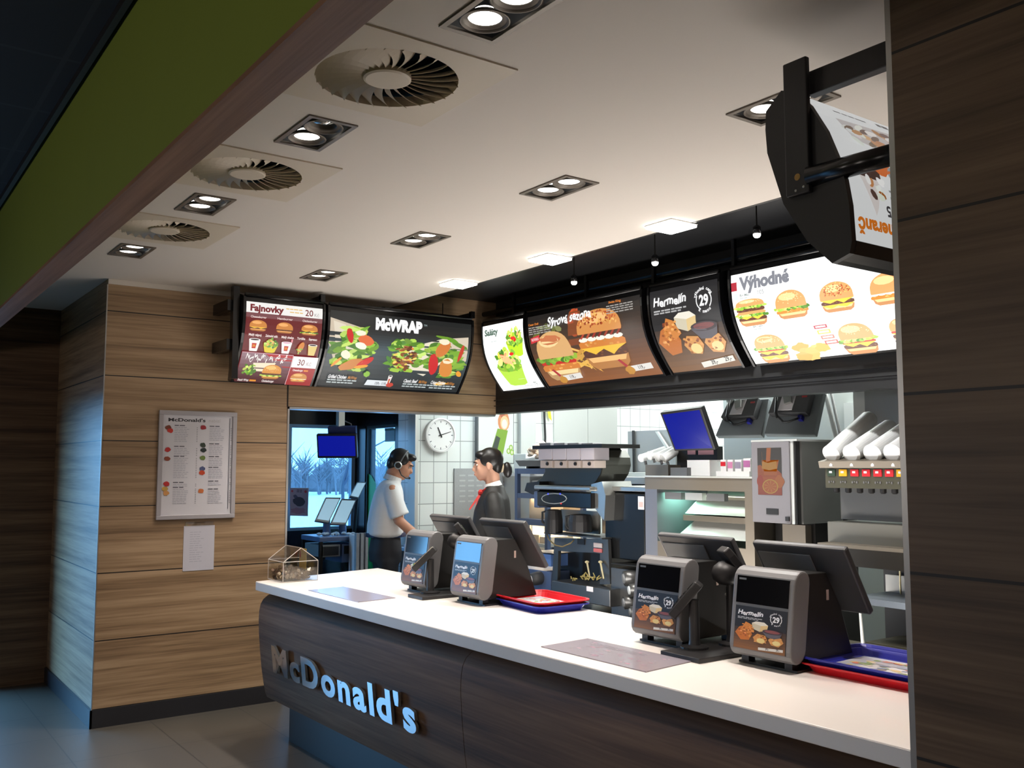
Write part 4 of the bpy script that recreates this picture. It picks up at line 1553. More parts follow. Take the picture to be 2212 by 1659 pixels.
# ------------------------------------------------------------------ clear house-shaped coin box
CB = (-5.845, -5.60, 2.285, 2.515)
t = thing('collection_box', 'clear house-shaped collection box at the far end of the white counter', 'collection box', (-5.72, 2.4, CT))
x0, x1, y0, y1 = CB
ez, rz_ = CT + .125, CT + .208
ym = (y0 + y1) / 2
MB().box(x0, x1, y0, y1, CT, CT + .006).build('base', M_ACRYL, t)
for xx in (x0, x1 - .004):
    MB().prism([(y0, CT + .006), (y1, CT + .006), (y1, ez), (ym, rz_), (y0, ez)], lambda p, s: (s, p[0], p[1]), xx, xx + .004).build('gable_wall', M_ACRYL, t)
for yy in (y0, y1 - .004):
    MB().box(x0 + .004, x1 - .004, yy, yy + .004, CT + .006, ez).build('side_wall', M_ACRYL, t)
for s in (0, 1):
    yy = y0 if s == 0 else y1
    MB().hexa([(x0, yy, ez), (x1, yy, ez), (x1, ym, rz_), (x0, ym, rz_), (x0, yy, ez + .004), (x1, yy, ez + .004), (x1, ym, rz_ + .004), (x0, ym, rz_ + .004)]).build('roof_panel', M_ACRYL, t)
m = MB()
M_EDGE = mat('acrylic_edge', rgb(226, 216, 206), .3)
for p, q in (((x0, y0, CT), (x0, y0, ez)), ((x1, y0, CT), (x1, y0, ez)), ((x1, y1, CT), (x1, y1, ez)), ((x0, y1, CT), (x0, y1, ez)), ((x0, y0, ez), (x0, ym, rz_)), ((x1, y0, ez), (x1, ym, rz_)), ((x1, ym, rz_), (x1, y1, ez)), ((x0, ym, rz_), (x1, ym, rz_)), ((x1, y0, CT + .003), (x1, y1, CT + .003)), ((x0, y0, CT + .003), (x1, y0, CT + .003)), ((x0, y0, ez), (x1, y0, ez)), ((x1, y0, ez), (x1, y1, ez)), ((x0, y0, CT + .003), (x0, y1, CT + .003)), ((x0, y0, ez), (x0, y1, ez)), ((x0, ym, rz_), (x1, ym, rz_))):
    m.cone(p, q, .0022, None, 6)
m.build('glued_edges', M_EDGE, t)
random.seed(50)
m = MB()
for i in range(230):
    x = random.uniform(x0 + .03, x1 - .02)
    y = random.uniform(y0 + .02, y1 - .02)
    h = .05 + .03 * math.sin(x * 30) + .02 * math.cos(y * 40)
    p = Vector((x, y, CT + .012 + max(.0, random.random() * h)))
    n = Vector((random.uniform(-1, 1), random.uniform(-1, 1), random.uniform(-.4, 1))).normalized()
    m.cone(p, p + n * .0022, .011, None, 9)
tag(m.build('coins', mat('pale_coins', rgb(208, 190, 166), .25, .8, vary=.2, vscale=30)), 'heap of pale coins inside the clear house-shaped box', 'coins', kind='stuff')
m = MB()
for i in range(150):
    x, y = random.uniform(x0 + .012, x0 + .10), random.uniform(y0 + .012, y0 + .10)
    p = Vector((x, y, CT + .012 + random.random() * .05))
    n = Vector((random.uniform(-1, 1), random.uniform(-1, 1), random.uniform(-.4, 1))).normalized()
    m.cone(p, p + n * .002, .010, None, 8)
tag(m.build('copper_coins', mat('dark_coins', rgb(88, 66, 54), .35, .7)), 'heap of dark brown coins in the corner of the clear box', 'coins', kind='stuff')
t = thing('paper_card', 'yellow paper card with a small red mark standing in the clear box', 'card', (x0 + .05, y1 - .03, CT + .12))
MB().box(x0 + .02, x0 + .13, y1 - .03, y1 - .028, CT + .06, CT + .19).build('card_sheet', mat('yellow_paper', rgb(214, 178, 90), .7), t)
MB().box(x0 + .03, x0 + .045, y1 - .0312, y1 - .0302, CT + .13, CT + .17).build('red_mark', mat('red_ink', rgb(180, 40, 30), .7), t)

# ------------------------------------------------------------------ wall poster and note
t = thing('wall_poster', 'silver framed white price poster with two columns on the wood wall', 'poster', (LX, 2.07, 1.7))
y0, y1, z0, z1 = 1.80, 2.345, 1.33, 2.083
m = MB()
for a_, b, c, d in ((y0, y1, z0, z0 + .03), (y0, y1, z1 - .03, z1), (y0, y0 + .03, z0 + .03, z1 - .03), (y1 - .03, y1, z0 + .03, z1 - .03)):
    m.box(LX, LX + .022, a_, b, c, d)
m.build('frame', mat('silver_frame', rgb(176, 172, 176), .4, .2), t, bevel=.003)
random.seed(60)
a = Art(y1 - y0 - .06, z1 - z0 - .06)
a.rect(0, 0, 1, 1, (216, 214, 220))
a.text("McDonald's", .07, .935, .034, (44, 44, 50), w=.53, bold=.03)
a.text('nabízí', .65, .935, .034, (190, 184, 186), w=.17, bold=0)
for x, secs in ((.16, ((.89, 9), (.68, 5), (.58, 12), (.32, 2), (.27, 9))), (.66, ((.89, 8), (.71, 6), (.58, 5), (.47, 6), (.33, 2), (.25, 8)))):
    for y, n in secs:
        a.bars(x, y, .16, .009, (90, 90, 100), 2)
        for k in range(n):
            a.bars(x, y - .018 - .0175 * k, .2 + random.uniform(-.04, .03), .006, (178, 178, 190), 4)
            a.rect(x + .315, y - .018 - .0175 * k, x + .33, y - .012 - .0175 * k, (120, 120, 130))
for x, y, c in ((.07, .87, (120, 60, 40)), (.1, .84, (190, 50, 40)), (.07, .65, (190, 50, 50)), (.07, .56, (140, 70, 50)), (.07, .31, (190, 50, 50)), (.05, .26, (200, 160, 80)), (.07, .22, (210, 150, 90)), (.57, .88, (150, 40, 50)), (.57, .70, (60, 70, 60)), (.58, .65, (40, 50, 50)), (.57, .57, (100, 120, 60)), (.57, .46, (70, 80, 120)), (.57, .42, (190, 70, 40)), (.56, .235, (196, 110, 60))):
    a.ell(x, y, .042, .024, c, wob=.15)
a.rect(.955, .05, .963, .98, (70, 76, 90))
a.build('price_sheet', M_PRINT, t, lambda u, v, e: (LX + .009 + e * .3, y0 + .03 + u, z0 + .03 + v), local=False)
MB().box(LX + .001, LX + .008, y0 + .02, y1 - .02, z0 + .02, z1 - .02).build('backing', M_WHITE, t)
t = thing('paper_note', 'plain white paper note with faint writing taped below the framed poster', 'note', (LX, 2.1, 1.13))
random.seed(61)
a = Art(.215, .31)
a.rect(0, 0, 1, 1, (206, 204, 214))
for k in range(14):
    a.bars(.2, .85 - .05 * k, random.uniform(.25, .5), .012, (176, 176, 190), 3)
a.build('sheet', M_PRINT, t, lambda u, v, e: (LX + .003 + e * .3, 1.994 + u, .972 + v), local=False)
MB().box(LX + .0005, LX + .002, 1.994, 2.209, .972, 1.282).build('paper_back', M_PAPER, t)
MB().box(LX + .001, LX + .004, 2.0, 2.2, 1.275, 1.31).build('tape', M_ACRYL, t)

# ------------------------------------------------------------------ kitchen helpers


def pbox(m, px0, py0, px1, py1, y, depth, pad=0):
    """A box in the kitchen row: front face in the plane y, extent read off two opposite corners of the front face."""
    a, b = AY(px0, py0, y), AY(px1, py1, y)
    return m.box(min(a.x, b.x), max(a.x, b.x), y, y + depth, min(a.z, b.z), max(a.z, b.z))


def slab(m, corners, thick):
    """A plate of real thickness behind four corners given in order."""
    c = [Vector(p) for p in corners]
    n = (c[1] - c[0]).cross(c[2] - c[0]).normalized()
    if n.dot(EYEP - c[0]) > 0:
        n = -n
    return m.hexa([*c, *[p + n * thick for p in c]])


def xz(px, py, y):
    p = AY(px, py, y)
    return p.x, p.z


def poly_prism(m, pts, y, depth):
    q = [xz(px, py, y) for px, py in pts]
    return m.prism(q, lambda p, s: (p[0], s, p[1]), y, y + depth)


def one(name, label, cat, m, material, group=None, **kw):
    return tag(m.build(name, material, **kw), label, cat, group)


# ------------------------------------------------------------------ drive-through booth
Mc = Matrix((CAM_R, -CAM_F, CAM_U)).transposed()       # not used for placement: only names axes


def yawm(deg, tilt=0):
    return Matrix.Rotation(R(deg), 3, 'Z') @ Matrix.Rotation(R(tilt), 3, 'X')


t = thing('hanging_monitor', 'small blue-lit monitor hanging from a ceiling pole in the drive-through booth', 'monitor', (-8.0, 3.77, 1.88))
c, M = Vector((-8.0, 3.765, 1.885)), yawm(52, 16)
b = MB().obox(c, .37, .05, .225, M).build('monitor_case', M_BLACK_PLASTIC, t, bevel=.005)
MB().obox(c + M @ Vector((0, -.026, .004)), .34, .003, .19, M).build('screen', M_BLUESCREEN, b)
MB().obox(c + M @ Vector((.04, .06, .09)), .26, .06, .16, M).build('mount_plate', mat('deep_blue_metal', rgb(30, 44, 90), .5), t)
MB().box(-8.06, -8.0, 3.775, 3.835, 2.04, 2.7).build('ceiling_pole', M_STEEL_L, t)
MB().tube([(-8.03, 3.84, 2.12), (-8.0, 3.90, 2.09), (-8.0, 3.91, 2.0), (-8.02, 3.9, 1.93)], .006, 6).build('cable', M_GREY, t, smooth=True)

# poster on the glass
q = [AX(626, 1054, -8.985), AX(667, 1054, -8.985), AX(665, 1115, -8.985), AX(626, 1114, -8.985)]
t = thing('window_notice', 'small mauve notice with a dark car-shaped blot stuck on the drive-through window', 'poster', q[0])
random.seed(70)
a = Art(1, 1)
a.rect(0, 0, 1, 1, (160, 142, 160))
a.bars(.38, .92, .3, .03, (70, 60, 80), 2)
a.bars(.38, .86, .3, .03, (70, 60, 80), 2)
a.ell(.13, .89, .06, .04, (176, 50, 70))
a.ell(.87, .89, .07, .05, (176, 40, 60))
a.ell(.5, .52, .33, .16, (44, 40, 66), wob=.12)
a.ell(.3, .7, .12, .06, (70, 66, 96), wob=.2)
a.ell(.45, .18, .4, .12, (150, 110, 130), wob=.2)
a.build('sheet', M_PRINT, t, lambda u, v, e: q[3] + (q[2] - q[3]) * u + (q[0] - q[3]) * v + Vector((.002 + e * .2, 0, 0)), local=False)
slab(MB(), q, .001).build('paper_back', M_PAPER, t)
t = thing('window_notice', 'small dark notice hanging in the top corner of the booth side pane', 'notice', (-8.3, 4.47, 2.0))
MB().box(-8.40, -8.20, 4.47, 4.474, 1.94, 2.07).build('sheet', mat('smoky_film', rgb(110, 140, 150), .5), t)
MB().box(-8.40, -8.22, 4.466, 4.47, 2.05, 2.075).build('header', mat('dark_green_ink', rgb(30, 60, 40), .5), t)

# two small order screens and the shelf unit beneath
for lab, cs in (('pale order screen nearest the drive-through window glass', ((704, 1074), (737, 1074.5), (710, 1129), (681, 1124.5))), ('pale order screen beside the other one, on the booth shelf unit', ((738, 1077), (771, 1078), (747.5, 1133), (714, 1132)))):
    t = thing('order_screen', lab, 'screen', AX(cs[3][0], cs[3][1] + 20, -8.3), 0, 'order screens in the booth')
    p = [AX(*cs[0], -8.40), AX(*cs[1], -8.40), AX(*cs[2], -8.26), AX(*cs[3], -8.26)]
    sc = slab(MB(), p, .03).build('screen_case', M_GREY_M, t, bevel=.003)
    n = (p[1] - p[0]).cross(p[2] - p[0]).normalized()
    n = n if n.dot(EYEP - p[0]) > 0 else -n
    mid = sum(p, Vector()) / 4
    slab(MB(), [mid + (k - mid) * .86 + n * .002 for k in p], .001).build('screen', M_WHITESCREEN, sc)
    MB().cone(mid - n * .03, Vector((mid.x - .06, mid.y + .02, 1.04)), .03, .04, 10).build('stand', M_BLUEMETAL, t)
t = thing('order_screen', 'topmost pale screen leaning against the dark window post', 'screen', AX(760, 1090, -8.5), 0, 'order screens in the booth')
p = [AX(772, 1041, -8.62), AX(792, 1041, -8.62), AX(774, 1077, -8.5), AX(755, 1073, -8.5)]
sc = slab(MB(), p, .02).build('screen_case', M_GREY_M, t)
n = (p[1] - p[0]).cross(p[2] - p[0]).normalized()
n = n if n.dot(EYEP - p[0]) > 0 else -n
mid = sum(p, Vector()) / 4
slab(MB(), [mid + (k - mid) * .86 + n * .002 for k in p], .001).build('screen', M_WHITESCREEN, sc)
MB().tube([mid - n * .02, Vector((-8.68, mid.y + .02, 1.0)), Vector((-8.68, mid.y + .02, 0))], .022, 10).build('stand', M_BLACK_PLASTIC, t)

t = thing('shelf_unit', 'blue-grey steel shelf unit with drawers under the order screens in the booth', 'shelf unit', (-8.35, 3.9, 0))
MB().box(-8.55, -8.12, 3.66, 4.12, 1.0, 1.045).build('top', M_BLUEMETAL, t, bevel=.006)
for x, y in ((-8.53, 3.68), (-8.14, 3.68), (-8.53, 4.09), (-8.14, 4.09)):
    MB().box(x - .015, x + .015, y - .015, y + .015, 0, 1.0).build('leg', M_DARK_METAL, t)
d = MB().box(-8.5, -8.125, 3.68, 3.87, .86, .97).build('drawer', M_GREY_M, t, bevel=.003)
MB().box(-8.125, -8.118, 3.70, 3.85, .875, .955).build('drawer_front', M_BLACK, d)
d = MB().box(-8.5, -8.13, 3.89, 4.07, .80, .97).build('printer', M_BLUEMETAL, t, bevel=.003)
MB().box(-8.13, -8.122, 3.91, 4.05, .88, .955).build('slot', M_BLACK, d)
MB().box(-8.5, -8.14, 3.68, 4.08, .40, .43).build('shelf', M_DARK_METAL, t)
random.seed(71)
m = MB()
for i in range(16):
    m.ell((-8.2 + random.uniform(-.12, .05), 3.72 + random.uniform(0, .3), 1.062), random.uniform(.015, .03), None, .015, 6)
tag(m.build('crumpled_slips', mat('blue_white_paper', rgb(180, 200, 214), .7)), 'small crumpled paper slips on the booth shelf unit top', 'paper', kind='stuff')
p = [AX(770, 1152, -7.95), AX(795, 1150, -7.95), AX(787, 1226, -7.95), AX(772, 1226, -7.95)]
t = thing('paper_sack', 'tall pale crinkled paper sack standing behind the man in the booth', 'sack', (-7.98, 4.0, 0))
m = MB()
for k in range(5):
    y0 = p[0].y + (p[1].y - p[0].y) * k / 5
    y1 = p[0].y + (p[1].y - p[0].y) * (k + 1) / 5
    m.box(-7.99 - .012 * (k % 2), -7.95 - .012 * (k % 2), y0, y1 + .004, .0, p[0].z - .008 * (k % 2))
m.build('sack_side', mat('pale_sack', rgb(150, 152, 156), .7, vary=.2, vscale=30), t)
MB().box(-8.1, -7.99, p[0].y, p[1].y, 0, p[0].z - .02).build('sack_body', M_PAPER, t)
t = thing('booth_counter', 'dark booth counter with a pale blue worktop under the headset man\'s hand', 'counter', (-7.5, 4.3, 0))
MB().box(-7.70, -7.05, 4.24, 4.44, .93, .955).build('worktop', mat('pale_blue_top', rgb(150, 190, 220), .35), t)
MB().box(-7.68, -7.08, 4.26, 4.44, 0, .93).build('cabinet', M_BLACK, t)
MB().box(-7.62, -7.2, 4.26, 4.42, .955, .985).build('till_tray', mat('pale_lilac', rgb(196, 200, 222), .5), t)

# ------------------------------------------------------------------ tile wall
t = thing('wall_clock', 'round white wall clock showing just past eleven on the tile wall', 'clock', (KX, 4.705, 1.994))
MB().lathe((KX, 4.705, 1.994), [(.001, 0), (.160, 0), (.166, .012), (.166, .04), (.152, .044), (.150, .034), (.001, .034)], 40, (1, 0, 0)).build('case', M_WHITE, t, smooth=False)
m = MB()
for i in range(60):
    a_ = 2 * PI * i / 60
    r0_, r1_ = (.118, .140) if i % 5 == 0 else (.134, .141)
    w_ = .004 if i % 5 == 0 else .0015
    dy, dz = math.sin(a_), math.cos(a_)
    m.face([(KX + .0352, 4.705 + dy * r + dz * s * w_, 1.994 + dz * r - dy * s * w_) for r, s in ((r0_, -1), (r1_, -1), (r1_, 1), (r0_, 1))])
m.build('hour_marks', mat('grey_ink', rgb(90, 96, 100), .6), t)
for nm, an, L, wd in (('hour_hand', 336, .082, .007), ('minute_hand', 73, .118, .005)):
    a_ = R(an)
    dy, dz = math.sin(a_), math.cos(a_)
    MB().hexa([(KX + x, 4.705 + dy * r + dz * s * wd, 1.994 + dz * r - dy * s * wd) for x in (.037, .040) for r, s in ((-.025, -1), (L, -.5), (L, .5), (-.025, 1))]).build(nm, M_BLACK, t)
t = thing('notice_board', 'flat grey notice board on the tile wall behind the woman', 'notice board', (KX, 5.1, 1.4))
MB().box(KX, KX + .015, 4.875, 5.45, 1.02, 1.675).build('board', mat('grey_felt', rgb(150, 152, 152), .8, vary=.08, vscale=60), t)
m = MB()
for k in range(6):
    for j in range(4):
        m.box(KX + .015, KX + .0165, 4.93 + .1 * j, 5.0 + .1 * j, 1.60 - .05 * k, 1.615 - .05 * k)
m.build('printed_lines', mat('pale_grey_ink', rgb(170, 172, 172), .8), t)
t = thing('light_poster', 'backlit white poster of a baked pie in a green sleeve on the tile wall', 'poster', (KX, 5.4, 1.97))
MB().box(KX, KX + .05, 5.12, 5.56, 1.72, 2.33).build('light_box', M_GREY_M, t)
random.seed(72)
a = Art(.42, .59)
a.rect(0, 0, 1, 1, (236, 246, 240))
a.grad(0, 0, 1, .3, (205, 222, 214), (236, 246, 240), 6)
a.ell(.72, .70, .17, .17, (226, 150, 90), rot=.25, wob=.05)
a.ell(.68, .82, .07, .06, (190, 100, 60))
a.ell(.74, .68, .12, .12, (250, 216, 160))
a.ell(.74, .66, .08, .08, (255, 250, 230))
a.poly([(.54, .58), (.84, .55), (.66, .04), (.3, .1)], (132, 180, 40))
a.poly([(.5, .46), (.62, .42), (.5, .14), (.36, .2)], (50, 66, 50))
for x, y in ((.86, .2), (.93, .26), (.96, .18)):
    a.ell(x, y, .06, .05, (150, 200, 70))
    a.ell(x, y, .03, .03, (230, 240, 200))
a.build('graphic', M_BACKLIT, t, lambda u, v, e: (KX + .0515 + e * .4, 5.13 + u, 1.73 + v), local=False)
t = thing('white_cabinet', 'tall white cabinet against the tile wall behind the woman', 'cabinet', (-7.5, 5.9, 0))
MB().box(KX + .02, -7.3, 5.46, 6.35, .1, 1.60).build('body', M_STEEL_L, t)
MB().box(KX + .02, -7.27, 5.44, 6.37, 1.60, 1.63).build('top', M_WHITE, t)
MB().box(-7.3, -7.285, 5.48, 5.9, .14, 1.56).build('door', M_WHITE, t)
MB().box(-7.3, -7.285, 5.92, 6.33, .14, 1.56).build('door', M_WHITE, t)
MB().box(KX + .05, -7.33, 5.48, 6.33, 0, .1).build('plinth', M_BLACK, t)
t = thing('label_printer', 'small white appliance with a green light below the pie poster', 'appliance', (-7.5, 5.62, 1.63))
MB().box(-7.62, -7.42, 5.50, 5.68, 1.63, 1.82).build('case', M_WHITE, t, bevel=.006)
MB().box(-7.42, -7.417, 5.55, 5.64, 1.66, 1.74).build('display', M_BLACK, t)
MB().box(-7.417, -7.414, 5.565, 5.62, 1.69, 1.715).build('green_light', mat('green_led', rgb(90, 220, 60), .4, emit=rgb(110, 240, 60), es=1.2), t)
for y0, y1, lab in ((6.10, 6.56, 'nearer the woman'), (6.565, 6.985, 'farther from the woman')):
    one('steel_wall_sheet', 'tall grey steel sheet on the tile wall above the coffee machine, ' + lab, 'wall panel', MB().box(KX + .001, KX + .02, y0, y1, 1.60, 2.95), M_STEEL_L, 'steel sheets on the tile wall')
one('steel_wall_sheet', 'narrow grey steel corner sheet beside the pie poster', 'wall panel', MB().box(KX + .001, KX + .06, 5.64, 5.83, 1.63, 2.95), M_STEEL_L)
one('yellow_tag', 'yellow tag hanging on a black cable above the coffee hoppers', 'tag', MB().hexa([(KX + .03, 6.02, 2.20), (KX + .03, 6.06, 2.17), (KX + .034, 6.06, 2.17), (KX + .034, 6.02, 2.20), (KX + .03, 6.0, 2.29), (KX + .03, 6.04, 2.29), (KX + .034, 6.04, 2.29), (KX + .034, 6.0, 2.29)]), mat('yellow_card', rgb(236, 222, 40), .5))
one('black_cable', 'black cable running down the tile wall beside the yellow tag', 'cable', MB().tube([(KX + .03, 5.97, 2.95), (KX + .03, 5.96, 2.3), (KX + .03, 5.975, 2.0), (KX + .03, 5.96, 1.63)], .012, 8), M_BLACK)

# ------------------------------------------------------------------ rack with trays behind the woman
YR = 5.25
t = thing('holding_rack', 'blue-grey rack with warm-lit shelves between the woman and the coffee machine', 'rack', (-7.0, YR, 0))
xa, za = xz(1112, 1012, YR)
xb, _ = xz(1182, 1012, YR)
m = []
for x in (xa, xb - .04):
    for y in (YR, YR + .42):
        MB().box(x, x + .04, y, y + .04, 0, za).build('post', M_BLUEMETAL, t)
for py, h in ((1012, .05), (1066, .045), (1121, .055)):
    z = xz(1140, py, YR)[1]
    MB().box(xa + .04, xb - .04, YR + .003, YR + .46, z - h, z).build('shelf', M_BLUEMETAL, t)
MB().box(xa + .04, xb - .04, YR + .44, YR + .455, .3, za - .08).build('rear_panel', mat('warm_panel', rgb(214, 196, 172), .5), t)
add_light('rack_heat_lamp', 'AREA', ((xa + xb) / 2, YR + .22, xz(1140, 1121, YR)[1] - .06), 5.5, (1, .78, .5), shape='RECTANGLE', size=.3, size_y=.3)
add_light('rack_heat_lamp', 'AREA', ((xa + xb) / 2, YR + .22, xz(1140, 1066, YR)[1] - .05), 1.6, (1, .78, .5), shape='RECTANGLE', size=.3, size_y=.3)
zt = xz(1140, 1066, YR)[1]
zs = xz(1140, 1121, YR)[1]
one('paper_pack', 'upright pack of pale wrapping paper on the warm-lit rack shelf', 'paper pack', MB().box(xa + .07, xa + .31, YR + .12, YR + .34, zs, zs + .19), mat('cream_paper', rgb(226, 208, 180), .6))
t = thing('food_box_tray', 'tray of pale food boxes glowing under the heat lamp on the lowest rack shelf', 'tray', (xa + .2, YR + .2, xz(1140, 1170, YR)[1]))
z = xz(1140, 1172, YR)[1]
MB().box(xa + .05, xb - .05, YR + .01, YR + .42, z - .03, z).build('tray_base', M_STEEL_L, t)
for i in range(3):
    MB().box(xa + .06 + .13 * i, xa + .18 + .13 * i, YR + .05, YR + .35, z, z + .06 + .015 * (i % 2)).build('food_box', mat('cream_card', rgb(236, 214, 184), .6), t)
t = thing('wrap_tray', 'grey tray heaped with crumpled printed wrappers on top of the rack', 'tray', (xa + .2, YR + .15, za))
x0, z0 = xz(1114, 1006, YR)
x1, z1 = xz(1172, 985, YR)
MB().hexa([(x0 + .06, YR, za + .02), (x1, YR, za + .02), (x1, YR + .3, za + .02), (x0 + .06, YR + .3, za + .02), (x0 + .02, YR - .02, za + .075), (x1 + .02, YR - .02, za + .075), (x1 + .02, YR + .34, za + .13), (x0, YR + .34, za + .13)]).build('tray_body', M_GREY_M, t)
for k in (.1, .3):
    MB().box(x0 + k, x0 + k + .03, YR + .05, YR + .25, za, za + .02).build('tray_foot', M_BLACK, t)
random.seed(73)
m = MB()
for i in range(26):
    m.ell((x0 + random.uniform(.08, .36), YR + random.uniform(.05, .26), za + .09 + random.uniform(0, .15)), random.uniform(.02, .06), random.uniform(.02, .05), random.uniform(.01, .03), 6, Matrix.Rotation(random.uniform(-1, 1), 3, 'Y'))
tag(m.build('crumpled_wrappers', mat('printed_wrappers', rgb(214, 190, 166), .6, vary=.5, vscale=18)), 'heap of crumpled white and orange wrappers in the grey tray', 'wrappers', kind='stuff')

# ------------------------------------------------------------------ coffee machine
YC = 4.80
t = thing('coffee_machine', 'big steel coffee machine with four white bean hoppers and black pitchers', 'coffee machine', (-5.9, YC + .2, 0))
m = MB()
poly_prism(m, [(1176, 1005), (1177, 1018), (1170, 1032), (1158, 1041), (1140, 1046), (1276, 1050), (1288, 1040), (1298, 1024), (1303, 1005), (1301, 988), (1293, 972), (1284, 966), (1176, 966)], YC + .12, .30)
m.build('grinder_body', mat('grey_brown_enamel', rgb(84, 82, 76), .35, .4), t, bevel=.006)
m = MB()
pbox(m, 1150, 963, 1300, 967, YC - .02, .40)
m.build('hopper_shelf', M_DARK_METAL, t)
for i in range(4):
    x = 1163 + 30.3 * i
    m = MB()
    pbox(m, x, 967, x + 29, 994, YC, .16)
    h = m.build('hopper', mat('frosted_hopper', rgb(206, 198, 204), .4), t, bevel=.004)
    m = MB()
    pbox(m, x + 2, 957, x + 26, 963, YC + .03, .10)
    m.build('hopper_lid', mat('frosted_lid', rgb(224, 222, 226), .35), h, bevel=.003)
    m = MB()
    pbox(m, x + 4, 995, x + 30, 1011, YC - .01, .12)
    d = m.build('dispenser', mat('beige_dispenser', rgb(196, 180, 170), .4), h, bevel=.003)
    p = AY(x + 20, 1002, YC - .012)
    MB().lathe(p, [(.001, .014), (.013, .012), (.015, 0)], 14, (0, -1, 0)).build('knob', M_BLACK_PLASTIC, h)
m = MB()
pbox(m, 1153, 1048, 1275, 1061, YC - .06, .40)
m.build('head_band', M_STEEL, t, bevel=.008)
m = MB()
pbox(m, 1160, 1061, 1277, 1099, YC - .06, .34)
m.build('head_front', M_BLACK_GLOSS, t, bevel=.006)
m = MB()
pbox(m, 1153, 1061, 1163, 1097, YC - .058, .34)
m.build('head_corner', M_BLUEMETAL, t, bevel=.008)
m = MB()
poly_prism(m, [(1277, 1046), (1300, 1040), (1308, 1070), (1305, 1125), (1290, 1105), (1277, 1085)], YC - .02, .30)
m.build('head_side', M_STEEL, t)
m = MB()
poly_prism(m, [(1138, 1043), (1165, 1040), (1165, 1068), (1150, 1068), (1133, 1060)], YC + .02, .24)
m.build('funnel', M_BLACK_PLASTIC, t)
for x, c in ((1184, (40, 60, 220)), (1210, (40, 60, 220))):
    p = AY(x, 1067, YC - .062)
    MB().ell(p, .008, .004, .008, 8).build('indicator_lamp', mat('blue_led', rgb(30, 40, 200), .3, emit=rgb(40, 60, 255), es=2.0), t)
p = AY(1212, 1088, YC - .062)
MB().ell(p, .010, .003, .005, 8).build('red_lamp', mat('red_led', rgb(200, 20, 20), .3, emit=rgb(230, 30, 20), es=1.2), t)
m = MB()
for s in (-1, 1):
    pts = []
    for i in range(9):
        a_ = s * (PI / 2) + PI * i / 8 - PI / 2 * 0
        pts.append(AY(1197 + 27 * math.cos(a_ - PI / 2 * 0) * 1.0, 1077 + 11 * math.sin(a_), YC - .063))
    m.tube(pts, .0035, 6)
m.build('control_ring', M_STEEL_L, t)
m = MB()
pbox(m, 1211, 1100, 1293, 1154, YC + .14, .02)
m.build('splash_plate', mat('pale_splash', rgb(150, 148, 142), .4, .4), t)
for px, py0, py1, w_ in ((1196, 1102, 1152, .075), (1254, 1112, 1149, .095)):
    p0, p1 = AY(px, py1, YC + .02), AY(px, py0, YC + .02)
    b = MB().lathe(p0, [(.001, 0), (w_ * 1.0, .002), (w_, (p1.z - p0.z) * .6), (w_ * .86, p1.z - p0.z), (w_ * .5, p1.z - p0.z + .006)], 20).build('pitcher', M_BLACK_PLASTIC, t, smooth=False)
    MB().tube([p1 + Vector((-w_ * .8, -.02, -.01)), p1 + Vector((-w_ * 1.5, -.03, -.02)), p1 + Vector((-w_ * 1.5, -.03, -.1)), p1 + Vector((-w_ * .9, -.02, -.13))], .010, 8).build('handle', M_BLACK_PLASTIC, b, smooth=True)
m = MB()
pbox(m, 1175, 1153, 1300, 1162, YC - .02, .34)
m.build('drip_ledge', M_STEEL_D, t)
m = MB()
poly_prism(m, [(1198, 1162), (1313, 1165), (1318, 1262), (1296, 1262), (1296, 1195), (1206, 1190), (1204, 1255), (1192, 1255)], YC + .02, .03)
m.build('front_frame', M_STEEL_D, t)
m = MB()
pbox(m, 1204, 1185, 1300, 1262, YC + .22, .02)
m.build('dark_recess', M_BLACK, t)
for py0, py1, c in ((1172, 1184, (170, 160, 160)), (1184, 1194, (170, 90, 90))):
    m = MB()
    pbox(m, 1282, py0, 1300, py1, YC + .012, .006)
    m.build('warning_label', mat('label_%d' % c[1], rgb(*c), .6), t)
m = MB()
pbox(m, 1247, 1163, 1262, 1177, YC + .01, .006)
m.build('socket', M_BLACK, t)
m = MB()
pbox(m, 1191, 1254, 1318, 1312, YC - .10, .5)
m.build('knock_box', M_STEEL_D, t, bevel=.006)
m = MB()
pbox(m, 1267, 1266, 1281, 1279, YC - .103, .002)
m.build('white_label', M_PAPER, t)
m = MB()
m.tube([AY(1180, 1150, YC - .03), AY(1186, 1166, YC - .06), AY(1200, 1178, YC - .07), AY(1215, 1181, YC - .06), AY(1232, 1174, YC - .03), AY(1240, 1166, YC)], .006, 8)
m.build('tan_hose', mat('tan_rubber', rgb(120, 104, 70), .6), t, smooth=True)
for (a0, b0), (a1_, b1) in (((1268, 1214), (1274, 1246)), ((1297, 1214), (1304, 1250))):
    p0, p1 = AY(a0, b0, YC + .0), AY(a1_, b1, YC - .05)
    MB().cone(p0, p1, .008, .006, 8).ell(p0, .018, .018, .012, 8).build('tap_lever', mat('bone_lever', rgb(190, 178, 140), .5), t)
m = MB()
for px, y in ((1162, 1256), (1350, 1252), (1348, 1304)):
    pass
m = MB()
pbox(m, 1191, 1312, 1318, 1420, YC - .08, .5)
m.build('base_cabinet', M_STEEL_D, t)
random.seed(74)
m = MB()
for i in range(22):
    p = AY(random.uniform(1228, 1290), random.uniform(1242, 1254), YC - .06)
    m.cone(p, p + Vector((random.uniform(-.06, .06), random.uniform(-.03, .03), random.uniform(.0, .03))), .006, .004, 6)
tag(m.build('stirrers', mat('yellowish_plastic', rgb(150, 136, 80), .5)), 'jumble of small yellowish spoons and lids below the coffee machine', 'utensils', kind='stuff')

